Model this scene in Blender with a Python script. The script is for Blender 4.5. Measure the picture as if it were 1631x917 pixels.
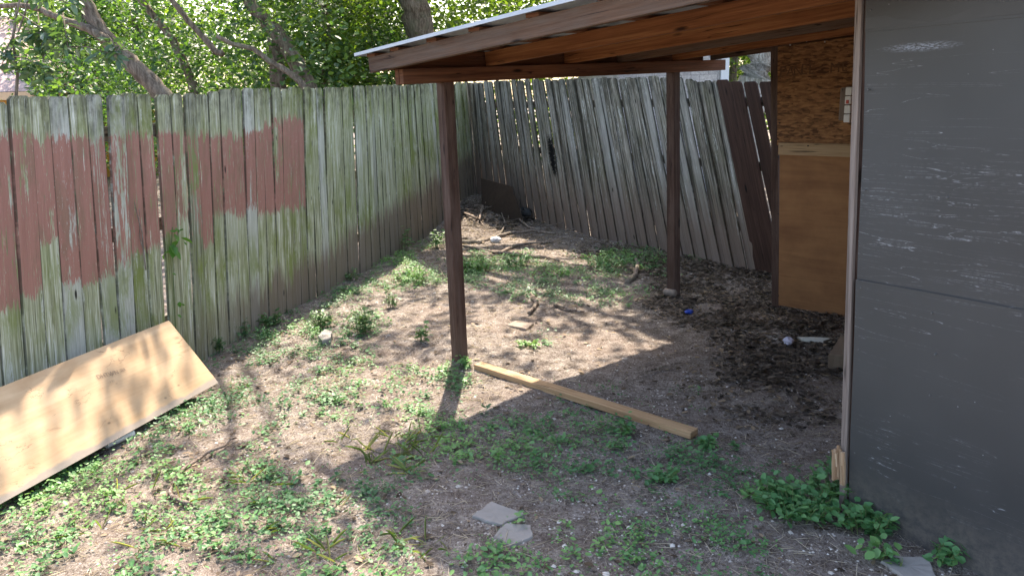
import bpy, math, random
import numpy as np
from math import radians, sin, cos, pi, atan2, sqrt
from mathutils import Vector, Matrix
random.seed(7); rng = np.random.default_rng(11)
S = bpy.context.scene
for o in list(bpy.data.objects): bpy.data.objects.remove(o)

# ------------------------------------------------------------------ camera, sky, sun, exposure
CH, PITCH, ROLL, FPX = 1.75, 14.2, -2.0, 1220.0
RC = Matrix.Rotation(radians(90 - PITCH), 3, 'X') @ Matrix.Rotation(radians(ROLL), 3, 'Z')
cd = bpy.data.cameras.new('camera'); cam = bpy.data.objects.new('camera', cd)
S.collection.objects.link(cam); S.camera = cam
cam.matrix_world = Matrix.Translation((0, 0, CH)) @ RC.to_4x4()
cd.sensor_width = 36; cd.lens = 36 * FPX / 1631; cd.clip_start = 0.05; cd.clip_end = 600
SUN_AZ, SUN_EL = 2.0, 55.0                      # azimuth east of +Y
w = bpy.data.worlds.new('World'); S.world = w; w.use_nodes = True
nt = w.node_tree; bg = nt.nodes['Background']
sky = nt.nodes.new('ShaderNodeTexSky'); sky.sky_type = 'NISHITA'; sky.sun_disc = False
sky.sun_elevation = radians(SUN_EL); sky.sun_rotation = radians(SUN_AZ)
sky.air_density = 1.0; sky.dust_density = 2.5; sky.ozone_density = 1.0
nt.links.new(sky.outputs[0], bg.inputs[0]); bg.inputs[1].default_value = 0.15
sl = bpy.data.lights.new('sun', 'SUN'); sl.energy = 3.5; sl.angle = radians(0.55); sl.color = (1, .93, .83)
so = bpy.data.objects.new('sun', sl); S.collection.objects.link(so)
SD = Vector((sin(radians(SUN_AZ)) * cos(radians(SUN_EL)), cos(radians(SUN_AZ)) * cos(radians(SUN_EL)), sin(radians(SUN_EL))))
so.rotation_euler = SD.to_track_quat('Z', 'Y').to_euler()
S.view_settings.view_transform = 'Standard'; S.view_settings.look = 'None'
S.view_settings.exposure = 2.2; S.view_settings.gamma = 1
if hasattr(S.view_settings, 'use_white_balance'):
    S.view_settings.use_white_balance = True; S.view_settings.white_balance_temperature = 7150; S.view_settings.white_balance_tint = 13
S.render.engine = 'CYCLES'
S.cycles.max_bounces = 6; S.cycles.transparent_max_bounces = 4

# ------------------------------------------------------------------ measuring helpers (pixel of the 1631x917 photo -> world point)
def ray(x, y): return RC @ Vector((x - 815.5, 458.5 - y, -FPX))
def P(x, y, z=0.0):
    d = ray(x, y); return Vector((0, 0, CH)) + d * ((z - CH) / d.z)
def W(A, B, x, y):                                # point of the vertical plane through A,B
    d = ray(x, y); e = Vector(B) - Vector(A); n = Vector((-e.y, e.x, 0))
    t = n.dot(Vector((A[0], A[1], 0)) - Vector((0, 0, CH))) / n.dot(d)
    return Vector((0, 0, CH)) + d * t
def D(x, y, Y):                                   # point on the plane y = Y
    d = ray(x, y); return Vector((0, 0, CH)) + d * (Y / d.y)
def pix(p):
    q = RC.transposed() @ (Vector(p) - Vector((0, 0, CH)))
    return 815.5 + FPX * q.x / -q.z, 458.5 - FPX * q.y / -q.z
RCn = np.array(RC)
def pixn(p):
    q = (p - np.array([0, 0, CH])) @ RCn
    return 815.5 + FPX * q[:, 0] / -q[:, 2], 458.5 - FPX * q[:, 1] / -q[:, 2]
LF = lambda y: Vector((.2503 * y - 3.526, y, 0))            # base line of the long fence
COR = Vector((-.543, 11.918, 0)); RF1 = Vector((2.47, 7.14, 0))

def gh(x, y):
    z = .010 * np.sin(x * 2.1 + 1.3 * np.sin(y * 1.1)) * np.cos(y * 1.7 + .5) + .007 * np.sin(x * 5.3 + y * 3.1) + .005 * np.sin(y * 7.7 - x * 4.1)
    z = z + .30 * np.exp(-(((x + .35) / .8) ** 2 + ((y - 11.4) / 1.1) ** 2)) + .06 * np.exp(-(((x - 2.35) / .5) ** 2 + ((y - 5.0) / .6) ** 2))
    return z
def G(x, y, dz=0.0):                              # ground point seen at a pixel
    p = P(x, y); 
    for _ in range(6): p = P(x, y, float(gh(p.x, p.y)))
    return Vector((p.x, p.y, float(gh(p.x, p.y)) + dz))

# ------------------------------------------------------------------ materials
class N:
    def __init__(s, name):
        s.m = bpy.data.materials.new(name); s.m.use_nodes = True; s.t = s.m.node_tree
        s.b = s.t.nodes['Principled BSDF']; s.out = s.t.nodes['Material Output']
    def n(s, ty, **k):
        x = s.t.nodes.new(ty)
        for a, v in k.items(): setattr(x, a, v)
        return x
    def l(s, a, b): s.t.links.new(a, b)
    def val(s, sock, v):
        if isinstance(v, (int, float, tuple)): sock.default_value = v
        else: s.l(v, sock)
    def uv(s): return s.n('ShaderNodeUVMap').outputs[0]
    def obj(s): return s.n('ShaderNodeTexCoord').outputs['Object']
    def pos(s): return s.n('ShaderNodeNewGeometry').outputs['Position']
    def attr(s, name): return s.n('ShaderNodeAttribute', attribute_name=name).outputs['Fac']
    def map(s, v, sc=(1, 1, 1), rot=(0, 0, 0), loc=(0, 0, 0)):
        x = s.n('ShaderNodeMapping'); s.l(v, x.inputs[0]); s.val(x.inputs['Location'], loc)
        x.inputs['Rotation'].default_value = rot; x.inputs['Scale'].default_value = sc; return x.outputs[0]
    def noise(s, v, scale=5, det=4, rough=.6, dist=0):
        x = s.n('ShaderNodeTexNoise'); s.l(v, x.inputs['Vector']); x.inputs['Scale'].default_value = scale
        x.inputs['Detail'].default_value = det; x.inputs['Roughness'].default_value = rough; x.inputs['Distortion'].default_value = dist
        return x.outputs[0]
    def math(s, op, a, b=0.0, c=None, clamp=False):
        x = s.n('ShaderNodeMath', operation=op, use_clamp=clamp); s.val(x.inputs[0], a); s.val(x.inputs[1], b)
        if c is not None: s.val(x.inputs[2], c)
        return x.outputs[0]
    def rng(s, v, a, b, c=0.0, d=1.0):
        x = s.n('ShaderNodeMapRange', clamp=True); s.l(v, x.inputs[0])
        for i, q in enumerate((a, b, c, d)): x.inputs[i + 1].default_value = q
        return x.outputs[0]
    def ramp(s, v, pts):
        x = s.n('ShaderNodeValToRGB'); s.l(v, x.inputs[0]); e = x.color_ramp.elements
        while len(e) < len(pts): e.new(.5)
        for el, (p, c) in zip(e, pts): el.position = p; el.color = (*c, 1)
        return x.outputs[0]
    def mix(s, f, a, b, bt='MIX'):
        x = s.n('ShaderNodeMix', data_type='RGBA', blend_type=bt); s.val(x.inputs[0], f)
        for i, q in ((6, a), (7, b)):
            if isinstance(q, tuple): x.inputs[i].default_value = (*q[:3], 1)
            else: s.l(q, x.inputs[i])
        return x.outputs[2]
    def add(s, v, w):
        x = s.n('ShaderNodeVectorMath', operation='ADD'); s.l(v, x.inputs[0]); s.l(w, x.inputs[1]); return x.outputs[0]
    def sep(s, v):
        x = s.n('ShaderNodeSeparateXYZ'); s.l(v, x.inputs[0]); return x.outputs
    def comb(s, a=0.0, b=0.0, c=0.0):
        x = s.n('ShaderNodeCombineXYZ'); s.val(x.inputs[0], a); s.val(x.inputs[1], b); s.val(x.inputs[2], c); return x.outputs[0]
    def bump(s, h, st=.3, d=.01):
        x = s.n('ShaderNodeBump'); s.l(h, x.inputs['Height']); x.inputs['Strength'].default_value = st
        x.inputs['Distance'].default_value = d; s.l(x.outputs[0], s.b.inputs['Normal'])
    def fin(s, col, rough=.85, spec=.3, metal=0.0):
        s.val(s.b.inputs['Base Color'], (*col, 1) if isinstance(col, tuple) else col); s.val(s.b.inputs['Roughness'], rough)
        s.b.inputs['Specular IOR Level'].default_value = spec; s.b.inputs['Metallic'].default_value = metal; return s.m

def wood(name, dark, mid, light, sc=1.0, knots=True, rough=.8, grey=None, greyamt=0.0):
    k = N(name); u = k.uv(); r = k.attr('rnd')
    off = k.comb(k.math('MULTIPLY', r, 37.0), k.math('MULTIPLY', r, 11.0), 0.0)
    v = k.add(u, off)
    g = k.noise(k.map(v, (1.2 * sc, 40 * sc, 1)), 1, 5, .65, .6)
    g2 = k.noise(k.map(v, (5 * sc, 160 * sc, 1)), 1, 3, .6)
    big = k.noise(k.map(v, (1.5, 5, 1)), 1, 3, .5)
    f = k.math('ADD', k.math('MULTIPLY', g, .55), k.math('ADD', k.math('MULTIPLY', g2, .25), k.math('MULTIPLY', big, .25)))
    c = k.ramp(f, [(.36, dark), (.52, mid), (.68, light)])
    if grey is not None:
        c = k.mix(k.math('MULTIPLY', k.rng(k.noise(k.map(v, (2, 14, 1)), 1, 5, .7), .42, .62), greyamt), c, grey)
    if knots:
        x = k.n('ShaderNodeTexVoronoi'); k.l(k.map(v, (2.2, 9, 1)), x.inputs['Vector']); x.inputs['Scale'].default_value = 1
        c = k.mix(k.rng(x.outputs[0], .13, .06), c, tuple(q * .25 for q in dark))
    ck = k.math('MULTIPLY', k.rng(k.math('ABSOLUTE', k.math('SUBTRACT', k.noise(k.map(v, (.9, 26, 1)), 1, 2, .5), .5)), .010, .003), k.rng(k.noise(k.map(v, (2.5, 6, 1)), 1, 2, .5), .5, .56)); c = k.mix(k.math('MULTIPLY', ck, .85), c, tuple(q * .2 for q in dark))
    c = k.mix(k.math('MULTIPLY', k.math('SUBTRACT', r, .5), .5, None), c, tuple(q * .5 for q in dark))
    k.bump(f, .5, .004)
    return k.fin(c, rough, .25)

def fence_mat(name, right=False):
    k = N(name); u = k.uv(); r = k.attr('rnd'); sx = k.sep(u); s_, z = sx[0], sx[1]
    off = k.comb(k.math('MULTIPLY', r, 53.0), k.math('MULTIPLY', r, 19.0), 0.0); v = k.add(u, off)
    g = k.noise(k.map(v, (42, 1.1, 1)), 1, 6, .7, .5)
    g2 = k.noise(k.map(v, (150, 4, 1)), 1, 3, .65)
    blot = k.noise(k.map(v, (7, 2.2, 1)), 1, 5, .7, .4)
    f = k.math('ADD', k.math('MULTIPLY', g, .6), k.math('MULTIPLY', g2, .4))
    if right: cols = [(.37, (.024, .020, .015)), (.46, (.115, .100, .077)), (.55, (.30, .272, .222)), (.66, (.55, .515, .45))]
    else: cols = [(.35, (.08, .078, .035)), (.45, (.28, .285, .17)), (.54, (.47, .48, .33)), (.63, (.78, .78, .70))]
    c = k.ramp(f, cols)
    # board to board tone: some grey-white, some greenish, some dark
    bw = k.math('FRACT', k.math('MULTIPLY', r, 7.31)); bg_ = k.math('FRACT', k.math('MULTIPLY', r, 13.7))
    c = k.mix(k.math('MULTIPLY', k.rng(bw, .72, .88), .6), c, (.40, .385, .35) if right else (.56, .56, .53))
    c = k.mix(k.math('MULTIPLY', k.rng(bg_, .80, .95), .45), c, (.10, .10, .08))
    # algae
    al = k.math('MULTIPLY', k.rng(blot, .44, .6), k.rng(k.noise(k.map(u, (.8, 1.0, 1)), 1.3, 3, .5), .38, .58))
    c = k.mix(k.math('MULTIPLY', al, .30 if right else .85), c, (.11, .12, .055) if right else (.20, .24, .06))
    # pale lichen / old whitewash streaks
    wl = k.math('MULTIPLY', k.rng(k.noise(k.map(v, (26, 1.6, 1)), 1, 6, .8), .56, .63), k.rng(k.noise(k.map(v, (90, 25, 1)), 1, 3, .7), .40, .55))
    c = k.mix(k.math('MULTIPLY', wl, .75), c, (.70, .72, .67))
    # black mildew at the tops and streaks down
    tp = k.math('MULTIPLY', k.rng(k.math('ADD', z, k.math('MULTIPLY', k.noise(k.map(v, (30, 2, 1)), 1, 4, .7), .9)), 2.02, 2.38), k.rng(k.noise(k.map(v, (12, 9, 1)), 1, 4, .7), .35, .6))
    c = k.mix(k.math('MULTIPLY', tp, .85), c, (.035, .035, .028))
    st = k.rng(k.noise(k.map(v, (22 if right else 15, .5, 1)), 1, 5, .7), *((.53, .62) if right else (.60, .72)))
    c = k.mix(k.math('MULTIPLY', st, .8), c, (.04, .04, .032))
    # soil splash at the foot
    hi = k.math('ADD', z, k.math('MULTIPLY', k.math('SUBTRACT', k.noise(k.map(v, (16, 1.5, 1)), 1, 4, .7), .5), .7))
    sp = k.rng(hi, *((.85, .30) if right else (.42, .22)))
    if not right: sp = k.math('MULTIPLY', k.rng(k.math('SUBTRACT', hi, k.rng(s_, 5.0, 8.0, 0.0, .28)), .42, .24), k.rng(s_, 3.2, 4.6))
    c = k.mix(k.math('MULTIPLY', sp, .85), c, (.20, .145, .115))
    if not right:
        n1 = k.noise(k.map(v, (75, 3.0, 1)), 1, 5, .75)
        fl = k.noise(k.map(u, (12, 1.6, 1)), 1.0, 5, .75)
        edge = k.math('ADD', k.math('MULTIPLY', k.math('SUBTRACT', n1, .5), .30), k.math('MULTIPLY', k.math('SUBTRACT', k.noise(k.map(v, (20, 6, 1)), 1, 5, .7), .5), .22))
        zz = k.math('ADD', z, edge)
        m1 = k.math('GREATER_THAN', k.math('SUBTRACT', k.attr('ptop'), zz), 0.0)
        m2 = k.math('GREATER_THAN', k.math('SUBTRACT', zz, k.attr('pbot')), 0.0)
        wear = k.rng(k.math('ADD', k.math('MULTIPLY', n1, .6), k.math('MULTIPLY', fl, .4)), .575, .555)
        wear2 = k.rng(k.math('ADD', k.math('ADD', fl, k.math('MULTIPLY', n1, .5)), k.attr('wear')), .80, .77)
        fk = k.rng(k.noise(k.map(v, (190, 22, 1)), 1, 3, .6), .68, .65); m = k.math('MULTIPLY', k.math('MULTIPLY', k.math('MULTIPLY', m1, m2), fk), k.math('MULTIPLY', wear, wear2))
        pc = k.mix(k.math('MULTIPLY', k.rng(blot, .5, .62), .35), k.mix(k.noise(k.map(v, (30, 1.5, 1)), 1, 4, .6), (.30, .14, .108), (.45, .235, .185)), (.17, .15, .09))
        c = k.mix(m, c, pc)
    # knots
    x = k.n('ShaderNodeTexVoronoi'); k.l(k.map(v, (7, 2.1, 1)), x.inputs['Vector']); x.inputs['Scale'].default_value = 1
    c = k.mix(k.rng(x.outputs[0], .075, .04), c, (.03, .028, .022))
    if right:   # the scorch mark
        d = k.n('ShaderNodeVectorMath', operation='LENGTH')
        w_ = k.noise(k.map(u, (1, 1, 1)), 40, 3, .7)
        k.l(k.comb(k.math('ADD', k.math('MULTIPLY', k.math('SUBTRACT', s_, SCOR[0]), 16.0), k.math('MULTIPLY', k.math('SUBTRACT', w_, .5), 3.5)), k.math('MULTIPLY', k.math('SUBTRACT', z, SCOR[1]), 3.6), 0.0), d.inputs[0])
        c = k.mix(k.rng(d.outputs['Value'], 1.05, .8), c, (.006, .006, .006))
    jd = k.math('MULTIPLY', k.attr('joint'), k.rng(k.noise(k.map(v, (3, 5, 1)), 1, 4, .7), .30, .52))
    c = k.mix(k.math('MULTIPLY', jd, .75), c, (.032, .032, .022))
    k.bump(k.math('ADD', k.math('MULTIPLY', g, .6), k.math('MULTIPLY', g2, .4)), 1.0, .010)
    return k.fin(c, .9, .15)

def ground_mat():
    k = N('dirt_soil'); p = k.pos()
    a = k.noise(p, 1.1, 5, .6); b = k.noise(p, 9, 6, .75); f = k.noise(p, 60, 5, .8); g = k.noise(p, 260, 2, .7)
    m = k.math('ADD', k.math('MULTIPLY', b, .35), k.math('ADD', k.math('MULTIPLY', f, .4), k.math('MULTIPLY', g, .3)))
    c = k.ramp(m, [(.42, (.05, .040, .033)), (.50, (.15, .125, .108)), (.56, (.26, .23, .205)), (.64, (.47, .43, .39))])
    c = k.mix(k.math('MULTIPLY', k.rng(a, .45, .6), .3), c, (.22, .165, .135))
    v = k.n('ShaderNodeTexVoronoi'); k.l(p, v.inputs['Vector']); v.inputs['Scale'].default_value = 75
    pe = k.math('MULTIPLY', k.rng(v.outputs[0], .30, .22), k.rng(k.noise(p, 14, 3, .6), .52, .58))
    c = k.mix(k.math('MULTIPLY', pe, .8), c, (.48, .43, .38))
    v2 = k.n('ShaderNodeTexVoronoi'); k.l(k.map(p, (60, 25, 20), (0, 0, .6)), v2.inputs['Vector']); v2.inputs['Scale'].default_value = 1
    c = k.mix(k.math('MULTIPLY', k.rng(v2.outputs[0], .28, .2), .6), c, (.07, .05, .036))
    k.bump(k.math('ADD', m, k.math('MULTIPLY', pe, .2)), 1.0, .02)
    return k.fin(c, .95, .1)

def leaf_mat(name, a, b, c_, trans=.35, rough=.5, spec=.4):
    k = N(name); t = k.attr('tint'); col = k.ramp(t, [(0, a), (.5, b), (1, c_)])
    k.fin(col, rough, spec)
    tr = k.n('ShaderNodeBsdfTranslucent'); tc = k.mix(1.0, col, (1.9, 2.0, .55), 'MULTIPLY'); k.l(tc, tr.inputs[0])
    mx = k.n('ShaderNodeMixShader'); mx.inputs[0].default_value = trans
    k.l(k.b.outputs[0], mx.inputs[1]); k.l(tr.outputs[0], mx.inputs[2]); k.l(mx.outputs[0], k.out.inputs[0]); return k.m

def bark_mat(name, a, b, c_, sc=1.0):
    k = N(name); o = k.pos()
    f = k.noise(k.map(o, (22 * sc, 22 * sc, 5 * sc)), 1, 6, .75, .4); g = k.noise(o, 3, 4, .6)
    c = k.ramp(f, [(.35, a), (.5, b), (.66, c_)])
    c = k.mix(k.math('MULTIPLY', k.rng(g, .5, .65), .4), c, (.13, .15, .10))
    k.bump(f, 1.0, .02); return k.fin(c, .9, .1)

def plain(name, col, rough=.7, var=.25, sc=20, spec=.3, metal=0.0, bump=.2):
    k = N(name); o = k.obj(); f = k.noise(o, sc, 5, .7)
    c = k.mix(f, tuple(q * (1 - var) for q in col), tuple(min(1, q * (1 + var)) for q in col)); k.bump(f, bump, .003)
    return k.fin(c, rough, spec, metal)

def gray_mat():
    k = N('scuffed_grey_sheet'); u = k.uv()
    base = k.ramp(k.noise(u, 1.1, 4, .5), [(.35, (.049, .049, .0485)), (.65, (.073, .0725, .072))])
    st = k.noise(k.map(u, (30, .6, 1)), 1, 4, .6); base = k.mix(k.math('MULTIPLY', st, .25), base, (.045, .045, .045))
    sp = k.sep(u)
    tot = None
    for i, (rot, sc, wd, lo, hi) in enumerate([(-.16, (1.2, 26, 1), .0055, .95, 1.6), (-.42, (1.0, 20, 1), .0045, .6, 1.5), (.3, (1.1, 24, 1), .004, .95, 1.9), (-.12, (1.5, 34, 1), .006, .12, .55), (-.8, (1.2, 16, 1), .003, .9, 1.5)]):
        q = k.noise(k.map(u, sc, (0, 0, rot), (i * 3.3, i * 1.7, 0)), 1, 2, .5, .3)
        ln = k.rng(k.math('ABSOLUTE', k.math('SUBTRACT', q, .5)), wd * .9, wd * .2)
        br = k.rng(k.noise(k.map(u, (5, 9, 1), (0, 0, rot), (i * 7., 0, 0)), 1, 3, .6), .44, .54)
        bd = k.math('MULTIPLY', k.rng(sp[1], lo, lo + .15), k.rng(sp[1], hi, hi - .2))
        br2 = k.rng(k.noise(k.map(u, (60, 60, 1)), 1, 2, .6), .38, .6)
        e = k.math('MULTIPLY', k.math('MULTIPLY', ln, br2), k.math('MULTIPLY', br, bd))
        tot = e if tot is None else k.math('MAXIMUM', tot, e)
    dots = k.n('ShaderNodeTexVoronoi'); k.l(u, dots.inputs['Vector']); dots.inputs['Scale'].default_value = 26
    dd = k.math('MULTIPLY', k.rng(dots.outputs[0], .07, .03), k.math('GREATER_THAN', k.noise(u, 7, 1), .62))
    c = k.mix(k.math('MULTIPLY', k.math('MAXIMUM', tot, dd), .75), base, (.36, .37, .39))
    # pale scuff smear
    d = k.n('ShaderNodeVectorMath', operation='LENGTH')
    k.l(k.comb(k.math('MULTIPLY', k.math('SUBTRACT', sp[0], .235), 7.0), k.math('MULTIPLY', k.math('ADD', k.math('SUBTRACT', sp[1], 1.86), k.math('MULTIPLY', sp[0], .0)), 60.0), 0.0), d.inputs[0])
    sm = k.math('MULTIPLY', k.rng(d.outputs['Value'], 1.1, .3), k.rng(k.noise(k.map(u, (60, 240, 1)), 1, 4, .7), .45, .6))
    c = k.mix(k.math('MULTIPLY', sm, .75), c, (.38, .42, .50))
    ds = k.math('MULTIPLY', k.rng(k.math('ADD', sp[1], k.math('MULTIPLY', k.noise(k.map(u, (9, 3, 1)), 1, 5, .7), .22)), .36, .12), k.rng(k.noise(u, 30, 4, .8), .35, .6)); c = k.mix(k.math('MULTIPLY', ds, .6), c, (.17, .145, .12))
    k.bump(k.noise(u, 1.8, 2, .4), .22, .03)
    return k.fin(c, .42, .45)

def osb_mat():
    k = N('oriented_strand_board'); u = k.uv()
    w1 = k.noise(u, 9, 2, .5)
    fin_ = None
    for i, (rot, sx_, sy_) in enumerate([(.5, 22, 75), (-.7, 20, 70), (1.9, 24, 80), (-.1, 20, 75)]):
        v = k.n('ShaderNodeTexVoronoi'); k.l(k.map(u, (sx_, sy_, 1), (0, 0, rot)), v.inputs['Vector']); v.inputs['Scale'].default_value = 1
        s3 = k.sep(v.outputs['Color'])[0]; fin_ = s3 if fin_ is None else k.math('ADD', k.math('MULTIPLY', fin_, .5), k.math('MULTIPLY', s3, .5))
    c = k.ramp(k.math('ADD', k.math('MULTIPLY', fin_, .75), k.math('MULTIPLY', k.noise(k.map(u, (8, 20, 1)), 1, 5, .7), .3)), [(.30, (.07, .03, .012)), (.5, (.185, .085, .034)), (.75, (.29, .145, .062))])
    k.bump(fin_, .4, .003); return k.fin(c, .75, .25)

def ply_mat(name, a, b, stains=True):
    k = N(name); u = k.uv()
    g = k.noise(k.map(u, (1.3, 9, 1)), 1, 5, .55, 1.2); g2 = k.noise(k.map(u, (4, 60, 1)), 1, 4, .6); sm = k.noise(u, 3.5, 5, .65)
    f = k.math('ADD', k.math('MULTIPLY', g, .45), k.math('ADD', k.math('MULTIPLY', g2, .15), k.math('MULTIPLY', sm, .4)))
    c = k.ramp(f, [(.38, a), (.62, b)])
    if stains:
        cr = k.noise(k.map(u, (2.0, 5, 1)), 1, 5, .6, 1.0)
        ln = k.math('MULTIPLY', k.rng(k.math('ABSOLUTE', k.math('SUBTRACT', cr, .5)), .006, .001), k.rng(k.noise(u, 4, 3, .6), .5, .6))
        c = k.mix(k.math('MULTIPLY', ln, .7), c, (.16, .09, .05))
        v = k.n('ShaderNodeTexVoronoi'); k.l(k.map(u, (7, 11, 1)), v.inputs['Vector']); v.inputs['Scale'].default_value = 1
        c = k.mix(k.math('MULTIPLY', k.rng(v.outputs[0], .10, .04), .6), c, (.10, .075, .05))
        sp = k.sep(u)
        c = k.mix(k.math('MULTIPLY', k.rng(k.math('ADD', sp[1], k.math('MULTIPLY', k.noise(k.map(u, (6, 6, 1)), 1, 4), .07)), .075, .06), .8), c, (.24, .225, .21))
    k.bump(f, .25, .003); return k.fin(c, .7, .25)

def shingle_mat(name, a, b, sx_=6, sy_=14):
    k = N(name); u = k.uv(); br = k.n('ShaderNodeTexBrick'); k.l(u, br.inputs[0]); br.inputs['Scale'].default_value = 1
    br.inputs['Brick Width'].default_value = .3; br.inputs['Row Height'].default_value = .13; br.inputs['Mortar Size'].default_value = .003
    br.inputs[1].default_value = (*a, 1); br.inputs[2].default_value = (*b, 1); br.inputs[3].default_value = (*[q * .5 for q in a], 1)
    n_ = k.noise(u, 26, 4, .8); c = k.mix(k.rng(n_, .35, .65), k.mix(.45, br.outputs[0], (.02, .02, .02)), br.outputs[0]); k.bump(br.outputs[1], .3, .01)
    return k.fin(c, .9, .1)

# ------------------------------------------------------------------ mesh helpers
def link(o): S.collection.objects.link(o); return o
def tag(o, label=None, cat=None, group=None, kind=None):
    if label: o['label'] = label
    if cat: o['category'] = cat
    if group: o['group'] = group
    if kind: o['kind'] = kind
    return o
def empty(name, loc=(0, 0, 0), **k):
    o = bpy.data.objects.new(name, None); o.location = loc; o.empty_display_size = .1; link(o); return tag(o, **k)
class MB:
    def __init__(s): s.v = []; s.f = []; s.uv = []; s.a = {}
    def face(s, idx, uvs, **at):
        s.f.append(idx); s.uv.extend(uvs)
        for q in set(list(at) + list(s.a)): s.a.setdefault(q, [0.0] * (len(s.f) - 1)).append(at.get(q, 0.0))
    def quad(s, pts, uvs=None, **at):
        i = len(s.v); s.v.extend([tuple(p) for p in pts])
        if uvs is None:
            u = (Vector(pts[1]) - Vector(pts[0])).length; w_ = (Vector(pts[-1]) - Vector(pts[0])).length
            uvs = [(0, 0), (u, 0), (u, w_), (0, w_)][:len(pts)] + [(0, 0)] * max(0, len(pts) - 4)
        s.face(list(range(i, i + len(pts))), uvs, **at)
    def bar(s, A, B, w_, h, up=(0, 0, 1), rnd=None, ru=0):  # long box; uv u along the length
        A = Vector(A); B = Vector(B); d = (B - A); L = d.length; d.normalize(); up = Vector(up)
        sd = d.cross(up); sd.normalize(); up2 = sd.cross(d)
        if rnd is None: rnd = random.random()
        c = [A + sd * (w_ / 2 * i) + up2 * (h / 2 * j) for i, j in ((-1, -1), (1, -1), (1, 1), (-1, 1))]
        e = [p + d * L for p in c]; i = len(s.v); s.v.extend([tuple(p) for p in c + e]); off = 0
        for q in range(4):
            r = (q + 1) % 4; ww = w_ if q % 2 == 0 else h
            s.face([i + q, i + r, i + 4 + r, i + 4 + q], [(0, off), (0, off + ww), (L, off + ww), (L, off)], rnd=rnd); off += ww
        s.face([i + 3, i + 2, i + 1, i], [(0, 0), (.02, 0), (.02, w_), (0, w_)], rnd=rnd)
        s.face([i + 4, i + 5, i + 6, i + 7], [(0, 0), (.02, 0), (.02, w_), (0, w_)], rnd=rnd)
    def tube(s, pts, rad, n=8, jit=0.0, cap=True):
        pts = [Vector(p) for p in pts]; i0 = len(s.v); m = len(pts); Ls = 0
        ref = Vector((.3, .2, 1)).normalized()
        for k_, p in enumerate(pts):
            t = (pts[min(k_ + 1, m - 1)] - pts[max(k_ - 1, 0)]).normalized()
            a = t.cross(ref); a = a.normalized() if a.length > .05 else t.orthogonal().normalized(); b = t.cross(a)
            for q in range(n):
                an = 2 * pi * q / n; r = rad[k_] * (1 + random.uniform(-jit, jit))
                s.v.append(tuple(p + (a * cos(an) + b * sin(an)) * r))
        for k_ in range(m - 1):
            L2 = Ls + (pts[k_ + 1] - pts[k_]).length
            for q in range(n):
                r = (q + 1) % n
                s.face([i0 + k_ * n + q, i0 + k_ * n + r, i0 + (k_ + 1) * n + r, i0 + (k_ + 1) * n + q], [(Ls, q / n), (Ls, (q + 1) / n), (L2, (q + 1) / n), (L2, q / n)], rnd=.5)
            Ls = L2
        if cap:
            s.face([i0 + q for q in reversed(range(n))], [(0, 0)] * n, rnd=.5); s.face([i0 + (m - 1) * n + q for q in range(n)], [(0, 0)] * n, rnd=.5)
    def build(s, name, mat, parent=None, bevel=0, smooth=False, **k):
        me = bpy.data.meshes.new(name); me.from_pydata(s.v, [], s.f); l = me.uv_layers.new(name='UVMap')
        l.data.foreach_set('uv', np.array(s.uv, dtype=np.float32).ravel())
        for q, vals in s.a.items():
            at = me.attributes.new(q, 'FLOAT', 'FACE'); at.data.foreach_set('value', np.array(vals, dtype=np.float32))
        me.materials.append(mat)
        if smooth: me.polygons.foreach_set('use_smooth', [True] * len(me.polygons))
        me.update(); o = bpy.data.objects.new(name, me); link(o)
        if parent is not None:
            o.parent = parent; o.matrix_parent_inverse = Matrix.Identity(4)
            if parent.type == 'EMPTY' or parent.parent is not None or parent.location.length > 0:
                pl = parent.location.copy(); q = parent.parent
                while q is not None: pl += q.location; q = q.parent
                o.location = -pl
        if bevel:
            b = o.modifiers.new('bevel', 'BEVEL'); b.width = bevel; b.segments = 1; b.limit_method = 'ANGLE'
        return tag(o, **k)
def rebase(o):
    """put a mesh thing's origin at its base"""
    me = o.data; n = len(me.vertices); a = np.empty(n * 3, np.float32); me.vertices.foreach_get('co', a); a = a.reshape(-1, 3)
    c = (a.min(0) + a.max(0)) / 2; c[2] = a[:, 2].min(); me.vertices.foreach_set('co', (a - c).ravel()); me.update()
    o.location = Vector(c.tolist()) + o.location; return o

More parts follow.
